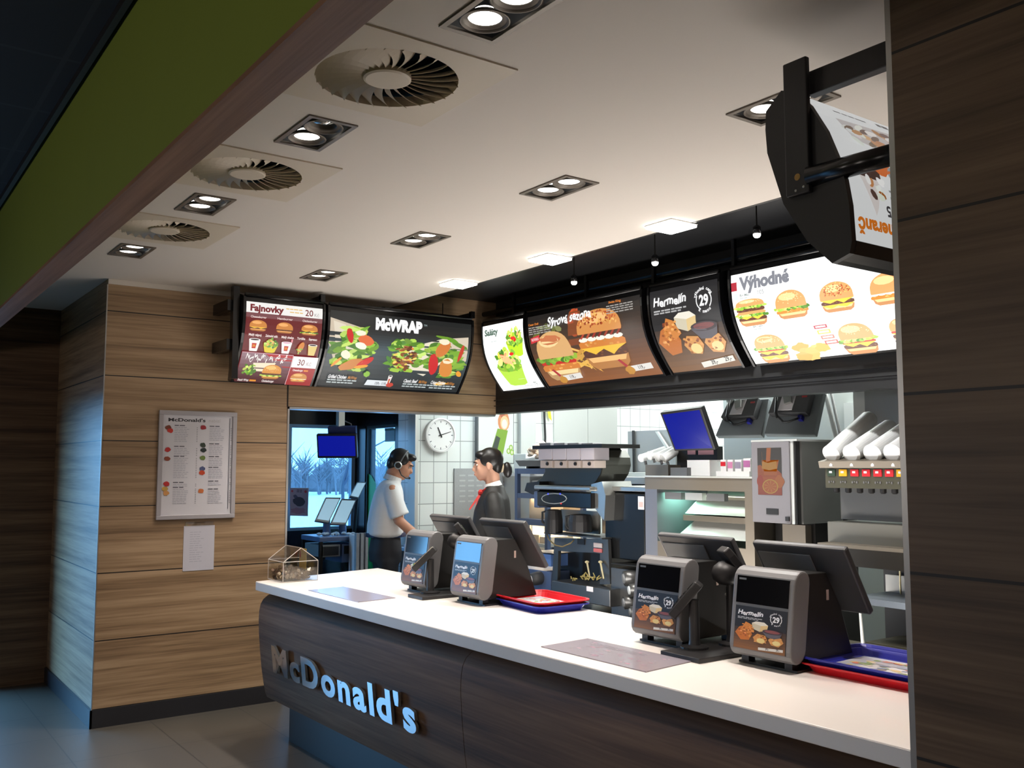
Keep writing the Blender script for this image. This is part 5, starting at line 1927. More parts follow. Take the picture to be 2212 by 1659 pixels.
# blue cabinet and cup tubes to either side of the coffee base
t = thing('blue_cabinet', 'blue-grey steel cabinet with a cup dispenser left of the coffee machine base', 'cabinet', (-6.35, 4.9, 0))
m = MB()
pbox(m, 1112, 1224, 1190, 1430, YC + .02, .45)
m.build('body', M_BLUEMETAL, t, bevel=.005)
m = MB()
pbox(m, 1165, 1195, 1190, 1224, YC + .04, .3)
m.build('upper_box', mat('bright_blue_panel', rgb(96, 130, 190), .4), t)
m = MB()
pbox(m, 1150, 1190, 1196, 1196, YC + .0, .36)
m.build('shelf_edge', M_GREY_M, t)
for px, py, r_ in ((1148, 1252, .045),):
    p = AY(px, py, YC - .05)
    q = MB().lathe(p, [(.036, 0), (.052, .0), (.056, .05), (.052, .12)], 20, (0.35, .9, .15)).build('cup_dispenser', M_GREY_D, t, smooth=True)
    MB().lathe(p, [(.001, -.008), (.03, -.006), (.036, .004)], 18, (0.35, .9, .15)).build('cup_base', M_PAPER, q)
for lab, px, py, r_, mt in (('grey cup tube facing out beside the front register, uppermost', 1348, 1250, .048, M_GREY_M), ('pale cup tube sticking out above the lower grey ones', 1360, 1275, .040, mat('pale_cup', rgb(190, 196, 196), .5)), ('grey cup tube low behind the counter edge', 1348, 1302, .042, M_GREY_M), ('lowest grey cup tube behind the counter edge', 1362, 1322, .036, M_GREY_M)):
    p = AY(px, py, YC - .06)
    t = thing('cup_dispenser', lab, 'cup dispenser', p, 0, 'cup tubes beside the coffee machine')
    MB().lathe(p, [(r_ * .8, 0), (r_ * 1.15, 0), (r_ * 1.2, .05), (r_ * 1.1, .16)], 20, (.5, .85, .1)).build('tube', M_STEEL_D, t, smooth=True)
    MB().lathe(p, [(.001, -.012), (r_ * .7, -.010), (r_ * .8, .004)], 18, (.5, .85, .1)).build('cup_base', mt, t)
t = thing('cup_cabinet', 'dark steel cabinet holding the cup tubes between coffee machine and nearest poster', 'cabinet', (-4.9, 4.95, 0))
m = MB()
pbox(m, 1320, 1226, 1386, 1430, YC - .0, .5)
m.build('body', M_STEEL_D, t)
m = MB()
pbox(m, 1320, 1216, 1386, 1226, YC - .03, .5)
m.build('top', M_DARK_METAL, t)

# dark fridge, sink counter
t = thing('fridge', 'dark stainless fridge between the coffee machine and the warming cabinet', 'fridge', (-5.1, 5.1, 0))
m = MB()
pbox(m, 1306, 1063, 1394, 1215, 4.88, .5)
m.build('door', mat('dark_stainless', rgb(40, 41, 42), .3, .6), t, bevel=.01)
m = MB()
pbox(m, 1304, 1050, 1395, 1063, 4.87, .5)
m.build('top_panel', M_STEEL, t, bevel=.005)
p = AY(1321, 1102, 4.87)
MB().ell(p, .012, .006, .012, 10).build('lock', mat('brass_lock', rgb(196, 180, 120), .3, .6), t)
m = MB()
pbox(m, 1378, 1072, 1391, 1101, 4.872, .006)
lb = m.build('label_sheet', M_PAPER, t)
m = MB()
pbox(m, 1380, 1084, 1389, 1096, 4.870, .002)
m.build('pink_print', mat('pink_ink', rgb(206, 170, 166), .6), lb)
t = thing('sink_counter', 'pale steel sink counter with a small black tap beyond the dark fridge', 'sink', (-6.0, 6.0, 0))
m = MB()
pbox(m, 1300, 1030, 1400, 1046, 5.75, .5)
m.build('rim', M_STEEL_L, t)
m = MB()
pbox(m, 1300, 1020, 1400, 1030, 6.0, .2)
m.build('splash_back', M_STEEL_L, t)
a_, b = AY(1300, 1046, 5.8), AY(1400, 1046, 5.8)
MB().box(a_.x, b.x, 5.8, 6.2, 0, a_.z).build('cabinet', M_STEEL_D, t)
p = AY(1328, 1036, 5.9)
MB().tube([p, p + Vector((0, 0, .07)), p + Vector((.03, 0, .08))], .014, 8).ell(p + Vector((.09, 0, .015)), .05, .03, .025, 10).build('tap', M_BLACK_PLASTIC, t, smooth=True)
t = thing('steel_partition', 'grey steel partition with a black pipe behind the stacked cups', 'partition', (-5.3, 6.2, 0))
m = MB()
pbox(m, 1356, 932, 1460, 1040, 6.3, .03)
m.build('sheet', mat('grey_sheet_metal', rgb(150, 152, 152), .45, .5), t)
a_ = AY(1356, 1040, 6.3)
MB().box(a_.x, a_.x + 1.0, 6.3, 6.33, 0, a_.z).build('lower_sheet', M_STEEL_D, t)
p0, p1 = AY(1368, 930, 6.28), AY(1370, 1040, 6.28)
MB().cone(p0, p1, .014, None, 8).build('pipe', M_BLACK, t)
m = MB()
slab(m, [AY(1415, 932, 6.26), AY(1420, 932, 6.26), AY(1442, 966, 6.26), AY(1437, 967, 6.26)], .02)
m.build('brace', M_STEEL_L, t)

# ------------------------------------------------------------------ warming cabinet (pass-through)
YP = 4.84
t = thing('warming_cabinet', 'steel pass-through warming cabinet with green-lit shelves under the blue monitor', 'warming cabinet', (-4.55, YP + .3, 0))
X0, ZT = xz(1393, 1028, YP)
X1 = xz(1627, 1035, YP)[0]
ix0, iz1 = xz(1419, 1057, YP)
ix1, iz0 = xz(1611, 1186, YP)
fr = mat('brown_grey_steel', rgb(124, 116, 104), .4, .5)
MB().box(X0, X1, YP - .01, YP + .56, ZT - .008, ZT + .002).build('top', M_STEEL_L, t)
MB().box(X0, X1, YP, YP + .04, iz1, ZT - .008).build('top_front', fr, t)
MB().box(X0, ix0, YP, YP + .55, 0, iz1).build('side', mat('blue_grey_steel', rgb(122, 124, 132), .4, .5), t)
MB().box(ix1, X1, YP, YP + .55, 0, iz1).build('side', fr, t)
MB().box(ix0, ix1, YP, YP + .04, .1, iz0).build('lower_front', fr, t)
MB().box(ix0, ix1, YP + .53, YP + .55, .1, iz1).build('back', mat('inner_grey', rgb(150, 156, 146), .5, .3), t)
for py, h, d0 in ((1118, .04, .14), (1075, .02, .2)):
    z = xz(1530, py, YP)[1]
    MB().box(ix0 + .12, ix1 - .0, YP + d0, YP + .52, z - h, z).build('shelf', fr, t)
z = xz(1530, 1150, YP)[1]
MB().hexa([(ix0 + .1, YP + .10, z - .05), (ix1 - .07, YP + .10, z - .05), (ix1 - .07, YP + .5, z - .05), (ix0 + .1, YP + .5, z - .05), (ix0 + .16, YP + .24, z + .07), (ix1 - .07, YP + .24, z + .07), (ix1 - .07, YP + .5, z + .07), (ix0 + .16, YP + .5, z + .07)]).build('bun_chute', M_STEEL_L, t)
z = xz(1530, 1096, YP)[1]
MB().hexa([(ix0 + .12, YP + .16, z - .06), (ix1 - .07, YP + .16, z - .06), (ix1 - .07, YP + .5, z - .06), (ix0 + .12, YP + .5, z - .06), (ix0 + .16, YP + .28, z + .06), (ix1 - .07, YP + .28, z + .06), (ix1 - .07, YP + .5, z + .06), (ix0 + .16, YP + .5, z + .06)]).build('bun_chute', M_STEEL_L, t)
MB().box(ix1 - .07, ix1 - .004, YP + .12, YP + .5, iz0 + .05, iz1 - .07).build('side_panel', mat('dark_teal_panel', rgb(26, 38, 40), .4), t)
for i in range(3):
    x = ix0 + .03 + .2 * i
    MB().box(x, x + .16, YP + .05, YP + .09, iz1 - .07, iz1 - .02).build('control_strip', M_GREY_M if i % 2 == 0 else M_STEEL_L, t)
add_light('warming_lamp', 'AREA', (ix0 + .10, YP + .2, iz1 - .02), 2.2, (.40, 1.0, .72), shape='RECTANGLE', size=.14, size_y=.2)
add_light('warming_lamp', 'AREA', ((ix0 + ix1) / 2, YP + .25, iz1 - .025), 1.8, (.86, 1.0, .86), shape='RECTANGLE', size=.6, size_y=.15)
# things on the warming cabinet
ZT += .002
t = thing('white_box', 'plain white box on top of the warming cabinet under the blue monitor', 'box', (-4.4, 5.0, ZT))
a_, b = AY(1484, 1000, 5.0), AY(1541, 1000, 5.0)
MB().box(a_.x, b.x - .035, 5.0, 5.18, ZT, AY(1500, 996, 5.0).z).build('box_body', M_WHITE, t, bevel=.003)
MB().box(a_.x, b.x - .035, 5.0, 5.18, AY(1500, 996, 5.0).z, AY(1500, 995, 5.0).z + .004).build('box_lid', M_WHITE, t)
t = thing('steel_bin', 'low steel bin under the stacked cups on the warming cabinet', 'bin', (-4.9, 5.0, ZT))
m = MB()
a_, b = AY(1394, 1004, 4.95), AY(1443, 1004, 4.95)
m.box(a_.x, b.x, 4.95, 5.2, ZT, a_.z)
m.build('bin_body', fr, t)
a_, b = AY(1446, 1010, 4.95), AY(1482, 1010, 4.95)
MB().box(a_.x, b.x, 4.96, 5.2, ZT, a_.z).build('wire_box', M_GREY_M, t)
M_CUP = mat('white_paper_cup', rgb(238, 240, 240), .5)
for i, (x0, y0, x1, y1, r_) in enumerate(((1384, 990, 1412, 980, .030), (1402, 985, 1436, 972, .034), (1418, 989, 1452, 972, .036), (1432, 992, 1470, 968, .036))):
    p0, p1 = AY(x0, y0, 4.98), AY(x1, y1, 5.12)
    t = thing('cup_stack', 'white stack of paper cups leaning over the steel bin, ' + ('at the open end', 'second from the open end', 'third from the open end', 'tallest, behind the blue monitor')[i], 'cups', p0, 0, 'stacks of cups left of the blue monitor')
    d = (p1 - p0)
    m = MB()
    L = d.length
    m.lathe(p0, [(r_ * .86, .004), (r_, 0), (r_ * 1.04, .006), (r_ * .97, .012), (r_ * .86, L), (r_ * .3, L)], 22, d)
    m.build('cups', M_CUP, t, smooth=False)
    MB().lathe(p0, [(r_ * .9, .001), (r_ * .8, .03), (.001, .034)], 22, d, cap=False).build('cup_inside', M_PAPER, t)
    MB().tube([AY(x0 + 10, y0 + 6, 4.97), AY(x0 + 12, y0 + 14, 4.97)], .010, 6).build('holder_peg', M_GREY_D, t)
t = thing('order_monitor', 'large tilted blue-screen monitor standing on the warming cabinet', 'monitor', (-4.4, 5.05, ZT))
p = [AY(1425.5, 892, 4.86), AY(1514, 880.5, 4.86), AY(1545.5, 972, 5.0), AY(1457, 974.6, 5.0)]
cs = slab(MB(), p, .045).build('monitor_case', M_BLACK_PLASTIC, t, bevel=.005)
n = (p[1] - p[0]).cross(p[2] - p[0]).normalized()
n = n if n.dot(EYEP - p[0]) > 0 else -n
mid = sum(p, Vector()) / 4
slab(MB(), [mid + (k - mid) * .90 + n * .002 for k in p], .001).build('screen', M_BLUESCREEN, cs)
a_, b = AY(1462, 975, 5.08), AY(1556, 975, 5.08)
st_ = MB().box(a_.x, b.x - .03, 5.08, 5.14, ZT, a_.z + .03).build('stand', M_BLACK, t)
for x0, x1 in ((1485, 1502), (1508, 1541)):
    m = MB()
    pbox(m, x0, 973, x1, 982, 5.074, .005)
    k = m.build('key_strip', mat('pink_key_strip', rgb(222, 170, 180), .5), st_)
m = MB()
for lab, x0, x1, top, cap_ in (('white carton with a red cap, first from the blue monitor', 1556, 1569, 993, (206, 24, 40)), ('white carton with pink print beside the red-capped one', 1571, 1584, 993, None), ('white carton with grey print, third from the blue monitor', 1587, 1602, 993, None), ('white carton with purple print, against the juice machine', 1605, 1622, 990, None)):
    a_, b = AY(x0, top, 5.05), AY(x1, top, 5.05)
    t = thing('condiment_carton', lab, 'carton', (a_.x, 5.05, ZT), 0, 'cartons on the warming cabinet')
    MB().box(a_.x, b.x - .004, 5.05, 5.13, ZT, a_.z).build('carton_body', M_WHITE, t, bevel=.004)
    cl = cap_ or {1571: (206, 130, 170), 1587: (150, 140, 160), 1605: (180, 110, 160)}[x0]
    MB().box(a_.x + .004, b.x - .008, 5.047, 5.05, a_.z - (.045 if cap_ else .06), a_.z - .015).build('print_patch', mat('carton_%d' % x0, rgb(*cl), .5), t)
m = MB()
a_, b = AY(1553, 1018, 5.03), AY(1625, 1018, 5.03)
one('carton_tray', 'low white tray in front of the condiment cartons', 'tray', MB().box(a_.x, b.x, 5.0, 5.045, ZT, a_.z), M_WHITE)

# two order displays seen from behind
for lab, cs, bx in (('dark grey order display seen from behind, next to the blue monitor', ((1575, 868), (1661, 861), (1644.6, 940), (1545, 941)), (1562, 880, 1635, 903)), ('dark grey order display seen from behind, over the juice machine', ((1672, 852), (1779, 846), (1759, 938), (1650, 937.6)), (1668, 878, 1752, 900))):
    p = [AY(*cs[0], 5.35), AY(*cs[1], 5.35), AY(*cs[2], 5.18), AY(*cs[3], 5.18)]
    t = thing('order_display', lab, 'monitor', sum(p, Vector()) / 4, 0, 'order displays seen from behind')
    n = (p[1] - p[0]).cross(p[2] - p[0]).normalized()
    n = n if n.dot(EYEP - p[0]) > 0 else -n
    MG = mat('slate_plastic', rgb(122, 128, 132), .5)
    b = slab(MB(), p, .04).build('display_back', MG, t, bevel=.006)
    E = lambda u, v, e=0.0: (p[3] * (1 - u) + p[2] * u) * (1 - v) + (p[0] * (1 - u) + p[1] * u) * v + n * e
    slab(MB(), [E(.12, .92, .05), E(.86, .92, .05), E(.84, .42, .05), E(.08, .42, .05)], .05).build('computer_box', M_GREY_D, b, bevel=.004)
    slab(MB(), [E(.30, .90, .054), E(.58, .90, .054), E(.56, .48, .054), E(.28, .48, .054)], .004).build('white_label', M_PAPER, b)
    slab(MB(), [E(.34, .82, .075), E(.48, .86, .075), E(.54, .64, .075), E(.42, .60, .075)], .02).build('latch_plate', M_STEEL, b)
    slab(MB(), [E(.66, .40, .03), E(.74, .40, .03), E(.74, .30, .03), E(.66, .30, .03)], .03).build('plug', M_BLUE, b)
    slab(MB(), [E(.70, .82, .053), E(.80, .82, .053), E(.80, .78, .053), E(.70, .78, .053)], .002).build('red_mark', mat('faint_red', rgb(170, 60, 60), .5), b)
    MB().tube([E(.2, 1.0, .08), E(.26, .66, .08), E(.28, .40, .07), E(.3, .3, .05)], .010, 8).build('mount_arm', M_BLACK, b)
    MB().ell(E(.18, .94, .07), .03, .03, .05, 10).build('arm_joint', M_STEEL_L, b)
    MB().tube([E(.3, .34, .05), E(.42, .22, .04), E(.52, .22, .04), E(.7, .3, .04)], .007, 6).build('cable', M_BLACK, b, smooth=True)
    q = sum(p[:2], Vector()) / 2
    MB().cone(q - n * .05, (q.x, q.y + .1, 3.0), .02, None, 8).build('ceiling_pole', M_STEEL_L, t)
# steel hoods and sheets above the drinks machines
t = thing('steel_hood', 'brushed steel box hood over the cup tubes by the pillar', 'hood', (-3.4, 5.6, 1.95))
a_, b = AY(1870, 938, 5.4), AY(1962, 938, 5.4)
MB().box(a_.x, b.x + .6, 5.4, 5.9, a_.z, 2.95).build('hood_body', M_STEEL, t)
MB().box(a_.x, b.x + .6, 5.39, 5.41, a_.z - .012, a_.z + .005).build('lip', M_STEEL_L, t)
MB().box(a_.x - .22, a_.x, 5.6, 5.9, a_.z + .03, 2.95).build('side_duct', M_WHITE, t)
t = thing('steel_back_panel', 'wide pale steel back panel behind the juice machine', 'wall panel', (-4.0, 6.2, 1.5))
a_, b = AY(1545, 960, 6.3), AY(1900, 960, 6.3)
MB().box(a_.x + .1, b.x + .9, 6.3, 6.33, 0, 2.35).build('panel', mat('pale_grey_sheet', rgb(176, 180, 176), .4, .4), t)
a_, b = AY(1812, 870, 6.2), AY(1848, 925, 6.2)
MB().box(a_.x, b.x, 6.26, 6.3, b.z - .1, a_.z).build('hatch', M_STEEL_L, t)
t = thing('white_pole', 'slanting white double tube behind the second order display', 'pole', AY(1795, 900, 5.6))
p0, p1 = AY(1781, 845, 5.6), AY(1808, 952, 5.5)
MB().cone(p0, p1, .018, None, 10).build('tube', M_WHITE, t)
MB().cone(p0 + Vector((.05, 0, 0)), p1 + Vector((.035, 0, 0)), .010, None, 10).build('thin_tube', M_WHITE, t)
MB().box(p1.x - .05, p1.x + .1, 5.45, 5.55, 0, p1.z).build('foot', M_STEEL_D, t)

# ------------------------------------------------------------------ juice machine
YJ = 4.80
t = thing('juice_machine', 'grey orange juice dispenser with a tall picture of pouring juice', 'juice dispenser', (-3.9, YJ + .2, 0))
xa, zt_ = xz(1622, 955, YJ)
xb = xz(1704, 955, YJ)[0]
xs_ = xz(1718, 955, YJ)[0]
zb = xz(1670, 1130, YJ)[1]
MB().box(xa, xb, YJ, YJ + .06, zb, zt_).build('front_door', mat('juice_grey', rgb(112, 110, 114), .45), t, bevel=.005)
MB().box(xb, xb + .022, YJ + .01, YJ + .07, zb, zt_).build('chrome_strip', M_STEEL_L, t)
MB().box(xb + .022, xb + .034, YJ + .02, YJ + .07, zb, zt_).build('seal', M_BLACK, t)
MB().box(xa + .01, xs_ , YJ + .06, YJ + .46, zb, zt_).build('body', M_STEEL, t)
MB().box(xa, xs_ + .01, YJ + .0, YJ + .47, zt_, zt_ + .012).build('top', M_STEEL_L, t)
random.seed(80)
p0, p1 = xz(1636, 968, YJ), xz(1690, 1070, YJ)
a = Art(p1[0] - p0[0], p0[1] - p1[1])
a.rect(0, 0, 1, 1, (34, 22, 16))
a.poly([(0, .62), (.12, .64), (.3, .55), (.8, .55), (1, .45), (1, 0), (0, 0)], (206, 90, 20))
a.grad(.0, 0, 1, .38, (190, 60, 20), (216, 100, 24), 6)
a.poly([(.18, .74), (.28, .72), (.26, .42), (.8, .42), (.82, .7), (.9, .74), (.8, .5), (.2, .5)], (220, 110, 20))
a.poly([(.2, .72), (.44, .68), (.8, .72), (.82, .56), (.5, .52), (.18, .56)], (236, 160, 30))
a.poly([(.40, 1), (.58, 1), (.54, .72), (.36, .70)], (232, 120, 30))
a.poly([(.18, .92), (.2, .92), (.22, .7), (.2, .7)], (120, 70, 20))
a.ell(.1, .3, .14, .12, (206, 60, 26), wob=.1)
a.ell(.9, .28, .2, .14, (226, 120, 30), wob=.1)
a.ell(.52, .18, .33, .155, (240, 190, 60))
a.ell(.52, .18, .29, .135, (222, 110, 30))
for i in range(9):
    t0 = 2 * PI * i / 9
    a.poly([(.52, .18), (.52 + .26 * math.cos(t0), .18 + .12 * math.sin(t0)), (.52 + .26 * math.cos(t0 + .12), .18 + .12 * math.sin(t0 + .12))], (240, 170, 70))
a.build('picture', print_mat('juice_print', .3, .7), t, lambda u, v, e: (p0[0] + u, YJ - .002 - e * .3, p1[1] + v), local=False)
m = MB()
pbox(m, 1655, 1098, 1681, 1112, YJ - .004, .01)
m.build('handle_recess', M_BLACK, t)
m = MB()
pbox(m, 1696, 1116, 1704, 1126, YJ - .01, .02)
m.build('lock', M_BLACK, t)
MB().box(xa + .02, xs_ - .02, YJ + .2, YJ + .45, .9, zb).build('lower_stand', M_DARK_METAL, t)
m = MB()
pbox(m, 1690, 1132, 1741, 1190, YJ + .14, .06)
m.build('side_leg', fr, t)
MB().box(xa, xs_ + .02, YJ + .05, YJ + .5, .86, .9).build('counter_slab', M_STEEL_D, t)
MB().box(xa, xs_ + .02, YJ + .08, YJ + .5, 0, .86).build('base_cabinet', M_STEEL_D, t)

# ------------------------------------------------------------------ drinks tower
YS = 4.78
t = thing('drinks_dispenser', 'steel soft drink dispenser with a row of red-labelled valves by the pillar', 'drinks dispenser', (-3.1, YS + .2, 0))
xa, z1_ = xz(1774, 995, YS)
xb = -2.55
zt0 = xz(1850, 1011, YS)[1]
MB().hexa([(xa, YS - .02, zt0), (xb, YS - .02, zt0), (xb, YS + .3, zt0), (xa, YS + .3, zt0), (xa, YS - .03, z1_ - .005), (xb, YS - .03, z1_ - .005), (xb, YS + .3, z1_ + .06), (xa, YS + .3, z1_ + .06)]).build('cup_trough', fr, t)
zv = xz(1850, 1055, YS)[1]
xv = xz(1783, 1030, YS)[0]
MB().box(xv, xb, YS, YS + .25, zv, zt0).build('valve_panel', mat('olive_panel', rgb(72, 70, 56), .4), t)
cols = [(40, 60, 44), (214, 160, 24), (190, 30, 40), (190, 30, 40), (190, 30, 40), (190, 30, 40), (214, 66, 24), (214, 66, 24), (190, 30, 40)]
dx = xz(1824, 1030, YS)[0] - xz(1799, 1030, YS)[0]
for i, c in enumerate(cols):
    x = xz(1789 + 24.8 * i, 1030, YS)[0]
    v = MB().box(x, x + dx * .66, YS - .006, YS, zt0 - .048, zt0 - .008).build('valve_label', mat('valve_%d_%d' % (c[0], c[2]), rgb(*c), .5), t)
    MB().box(x + .012, x + dx * .4, YS - .007, YS - .006, zt0 - .03, zt0 - .018).build('label_mark', M_PAPER, v)
    for k in range(3):
        MB().box(x + .006 + .015 * k, x + .014 + .015 * k, YS - .006, YS, zt0 - .088 + .006 * (k % 2), zt0 - .076).build('button', M_GREY, v)
    MB().lathe((x + dx * .45, YS + .03, zv - .028), [(.012, 0), (.018, .006), (.018, .03)], 12).build('nozzle', M_BLACK_PLASTIC, v)
MB().box(xz(1815, 1060, YS + .12)[0], xb, YS + .12, YS + .2, xz(1850, 1126, YS)[1], zv).build('splash_back', mat('grey_splash', rgb(104, 104, 102), .4, .5), t)
z = xz(1870, 1132, YS)[1]
MB().box(xz(1781, 1132, YS)[0], xb, YS + .03, YS + .3, z - .13, z).build('ledge', mat('grey_ledge', rgb(118, 116, 108), .4, .5), t)
z = xz(1870, 1180, YS - .08)[1]
MB().box(xz(1766, 1180, YS - .08)[0], xb, YS - .08, YS + .3, z - .02, z).build('drip_shelf', fr, t)
MB().box(xz(1781, 1132, YS)[0], xb, YS + .05, YS + .3, 1.12, z - .02).build('dark_front', mat('dark_bronze_panel', rgb(52, 48, 42), .4, .4), t)
for i, (x, y) in enumerate(((1788, 990), (1832, 990), (1877, 989), (1921, 988), (1966, 987))):
    p0 = AY(x + 6, y, YS + .0)
    p0 = Vector((p0.x, YS - .0, z1_ + .035))
    p1 = p0 + Vector((-.005, .42, .23 if i == 0 else .17))
    q = thing('cup_tube', 'white slanting tube of cups over the drink valves, ' + ('longest, beside the juice machine', 'second from the juice machine', 'third from the juice machine', 'fourth from the juice machine', 'half hidden by the wood pillar')[i], 'cups', p0, 0, 'cup tubes over the drink valves')
    d = p1 - p0
    L = d.length
    MB().lathe(p0, [(.001, .0), (.040, .0), (.056, .008), (.054, .03), (.053, L - .02), (.045, L), (.001, L + .004)], 28, d).build('tube', M_CUP, q, smooth=False)
    MB().tube([p0 + Vector((.02, -.012, -.045)), p0 + Vector((.02, -.022, -.07))], .012, 8).build('tab', M_CUP, q)
# lower drip shelf with thin rods
YD = 4.70
t = thing('lower_drip_shelf', 'low steel shelf with four thin upright rods under the drinks dispenser', 'shelf', (-3.0, YD, .9))
x0_, zs_ = xz(1838, 1288, YD)
MB().box(x0_, -2.5, YD, YD + .34, zs_ - .035, zs_).build('shelf_plate', mat('blue_steel', rgb(150, 160, 172), .35, .6), t)
MB().box(x0_, -2.5, YD + .34, YD + .36, zs_ - .035, zs_ + .10).build('back_lip', M_STEEL, t)
for i in range(4):
    x = x0_ + .12 + .15 * i
    MB().cone((x, YD + .3, zs_), (x, YD + .3, zs_ + .17), .005, None, 6).ell((x, YD + .3, zs_ + .175), .009, .009, .016, 8).build('rod', mat('brass_rod', rgb(200, 190, 150), .4, .5), t)
MB().box(x0_ + .62, x0_ + .72, YD + .05, YD + .3, zs_, zs_ + .12).build('black_box', M_BLACK, t)
MB().box(x0_ - .05, -2.5, YD + .40, YD + .42, 0, 1.10).build('dark_rear', M_BLACK, t)
MB().box(x0_ + .05, -2.5, YD + .05, YD + .4, .0, zs_ - .25).build('base', mat('olive_base', rgb(86, 82, 66), .5, .3), t)
t = thing('ice_bin', 'steel bin with a small scoop rod behind the nearest register', 'bin', (-3.4, 4.2, 0))
x0_, zb_ = xz(1735, 1395, 4.25)
x1_ = xz(1900, 1410, 4.25)[0]
MB().box(x0_ - .2, x1_, 4.31, 4.6, .0, zb_).build('bin_body', mat('olive_steel', rgb(112, 108, 92), .4, .5), t)
MB().box(x0_ - .2, x1_, 4.305, 4.33, zb_ - .04, zb_ + .01).build('rim', M_STEEL, t)
p = xz(1865, 1388, 4.3)
MB().cone((p[0], 4.3, zb_), (p[0] - .03, 4.32, zb_ + .26), .010, .006, 8).build('rod', M_STEEL_L, t)
MB().ell((p[0], 4.3, zb_ + .012), .05, .04, .014, 12).build('rod_foot', M_BLACK, t)
one('paper_bag_stack', 'pale stack of paper bags low beside the wood pillar', 'bags', MB().box(-2.62, -2.35, 4.32, 4.5, .0, AY(1960, 1370, 4.35).z), mat('pale_bags', rgb(176, 160, 134), .7))
# back-row base cabinets
for i, (x0, x1, lab) in enumerate(((-6.30, -5.72, 'left of the coffee base'), (-4.98, -4.0, 'under the warming cabinet'),)):
    pass
t = thing('under_counter_drawer', 'dark drawer unit with a small label behind the two nearest registers', 'drawer unit', (-3.6, 3.6, 0))
m = MB()
a_, b = AY(1548, 1320, 3.9), AY(1600, 1320, 3.9)
MB().box(a_.x - .3, b.x + .25, 3.9, 4.3, 0, AY(1570, 1306, 3.9).z).build('body', M_DARK_METAL, t)
MB().box(a_.x + .02, b.x - .04, 3.894, 3.9, AY(1570, 1325, 3.9).z, AY(1570, 1319, 3.9).z).build('label', M_PAPER, t)
p = AY(1568, 1293, 4.0)
one('white_bowl', 'shallow white bowl on the drawer unit behind the nearest registers', 'bowl', MB().lathe((p.x, 4.03, AY(1570, 1306, 3.9).z), [(.001, 0), (.05, 0), (.085, .03), (.08, .032), (.045, .006), (.001, .006)], 24), M_WHITE)
p = AY(1728, 1205, 4.05)

# ------------------------------------------------------------------ people
REM = lambda v: [('REMESH', dict(mode='VOXEL', voxel_size=v, use_smooth_shade=True)), ('SMOOTH', dict(factor=.6, iterations=4))]


def torso(m, rings, n=22):
    rs = []
    for (cx, cy, cz), rx, ry in rings:
        pts = []
        for i in range(n):
            a_ = 2 * PI * i / n
            c, s = math.cos(a_), math.sin(a_)
            pts.append((cx + rx * math.copysign(abs(c) ** .85, c), cy + ry * math.copysign(abs(s) ** .9, s), cz))
        rs.append(m.ring(pts))
    return m.skin(rs)


def limb(m, pts, n=14):
    m.tube([p for p, r in pts], [r for p, r in pts], n)
    for p, r in pts:
        m.ell(p, r * .98, None, None, 10)


def hand(m, wrist, d, up, side, k=1.0):
    """Palm, four bent fingers of unequal length and a thumb; d points to the finger tips, up is the back of the hand."""
    d, up = Vector(d).normalized(), Vector(up)
    up = (up - d * up.dot(d)).normalized()
    s = d.cross(up) * side
    w_ = Vector(wrist)
    M = Matrix((s, d, up)).transposed()
    m.ell(w_ + d * .045 * k, .040 * k, .055 * k, .016 * k, 12, M)
    for i, (o, L) in enumerate(((-.030, .062), (-.010, .074), (.010, .078), (.029, .070))):
        b = w_ + d * .082 * k + s * o * k
        j1 = b + (d * .92 - up * .25) * L * .45 * k
        j2 = j1 + (d * .70 - up * .70) * L * .33 * k
        j3 = j2 + (d * .45 - up * .9) * L * .25 * k
        m.tube([b - d * .02, b, j1, j2, j3], [.0095 * k, .0095 * k, .009 * k, .0082 * k, .007 * k], 8)
        m.ell(j3, .007 * k, None, None, 6)
    b = w_ + d * .028 * k + s * .030 * k
    j1 = b + (d * .6 + s * .75 - up * .2) * .034 * k
    j2 = j1 + (d * .9 + s * .2 - up * .3) * .03 * k
    m.tube([b - s * .012, b, j1, j2], [.013 * k, .012 * k, .0105 * k, .0085 * k], 8)
    m.ell(j2, .0085 * k, None, None, 6)


def head(m, c, M, k=1.0, jaw=1.0):
    E = lambda x, y, z: c + M @ (Vector((x, y, z)) * k)
    m.ell(E(0, .018, .032), .076 * k, .096 * k, .088 * k, 20, M)
    m.ell(E(0, -.028, -.030), .062 * k * jaw, .066 * k, .084 * k, 18, M)
    m.ell(E(0, -.058, -.092), .030 * k * jaw, .028 * k, .024 * k, 12, M)
    m.ell(E(0, -.082, .032), .046 * k, .016 * k, .013 * k, 12, M)
    m.tube([E(0, -.088, .014), E(0, -.104, -.010), E(0, -.113, -.026), E(0, -.098, -.036)], [.008 * k, .010 * k, .012 * k, .010 * k], 10)
    m.ell(E(0, -.094, -.060), .022 * k, .010 * k, .007 * k, 10, M)
    m.ell(E(0, -.092, -.070), .020 * k, .010 * k, .007 * k, 10, M)
    for s in (-1, 1):
        m.ell(E(s * .034, -.066, -.022), .022 * k, .018 * k, .020 * k, 10, M)
        m.ell(E(s * .079, .012, -.012), .010 * k, .022 * k, .033 * k, 10, M @ Matrix.Rotation(s * .3, 3, 'Z'))
    m.tube([E(0, .03, -.05), E(0, .035, -.12)], [.055 * k, .056 * k], 16)


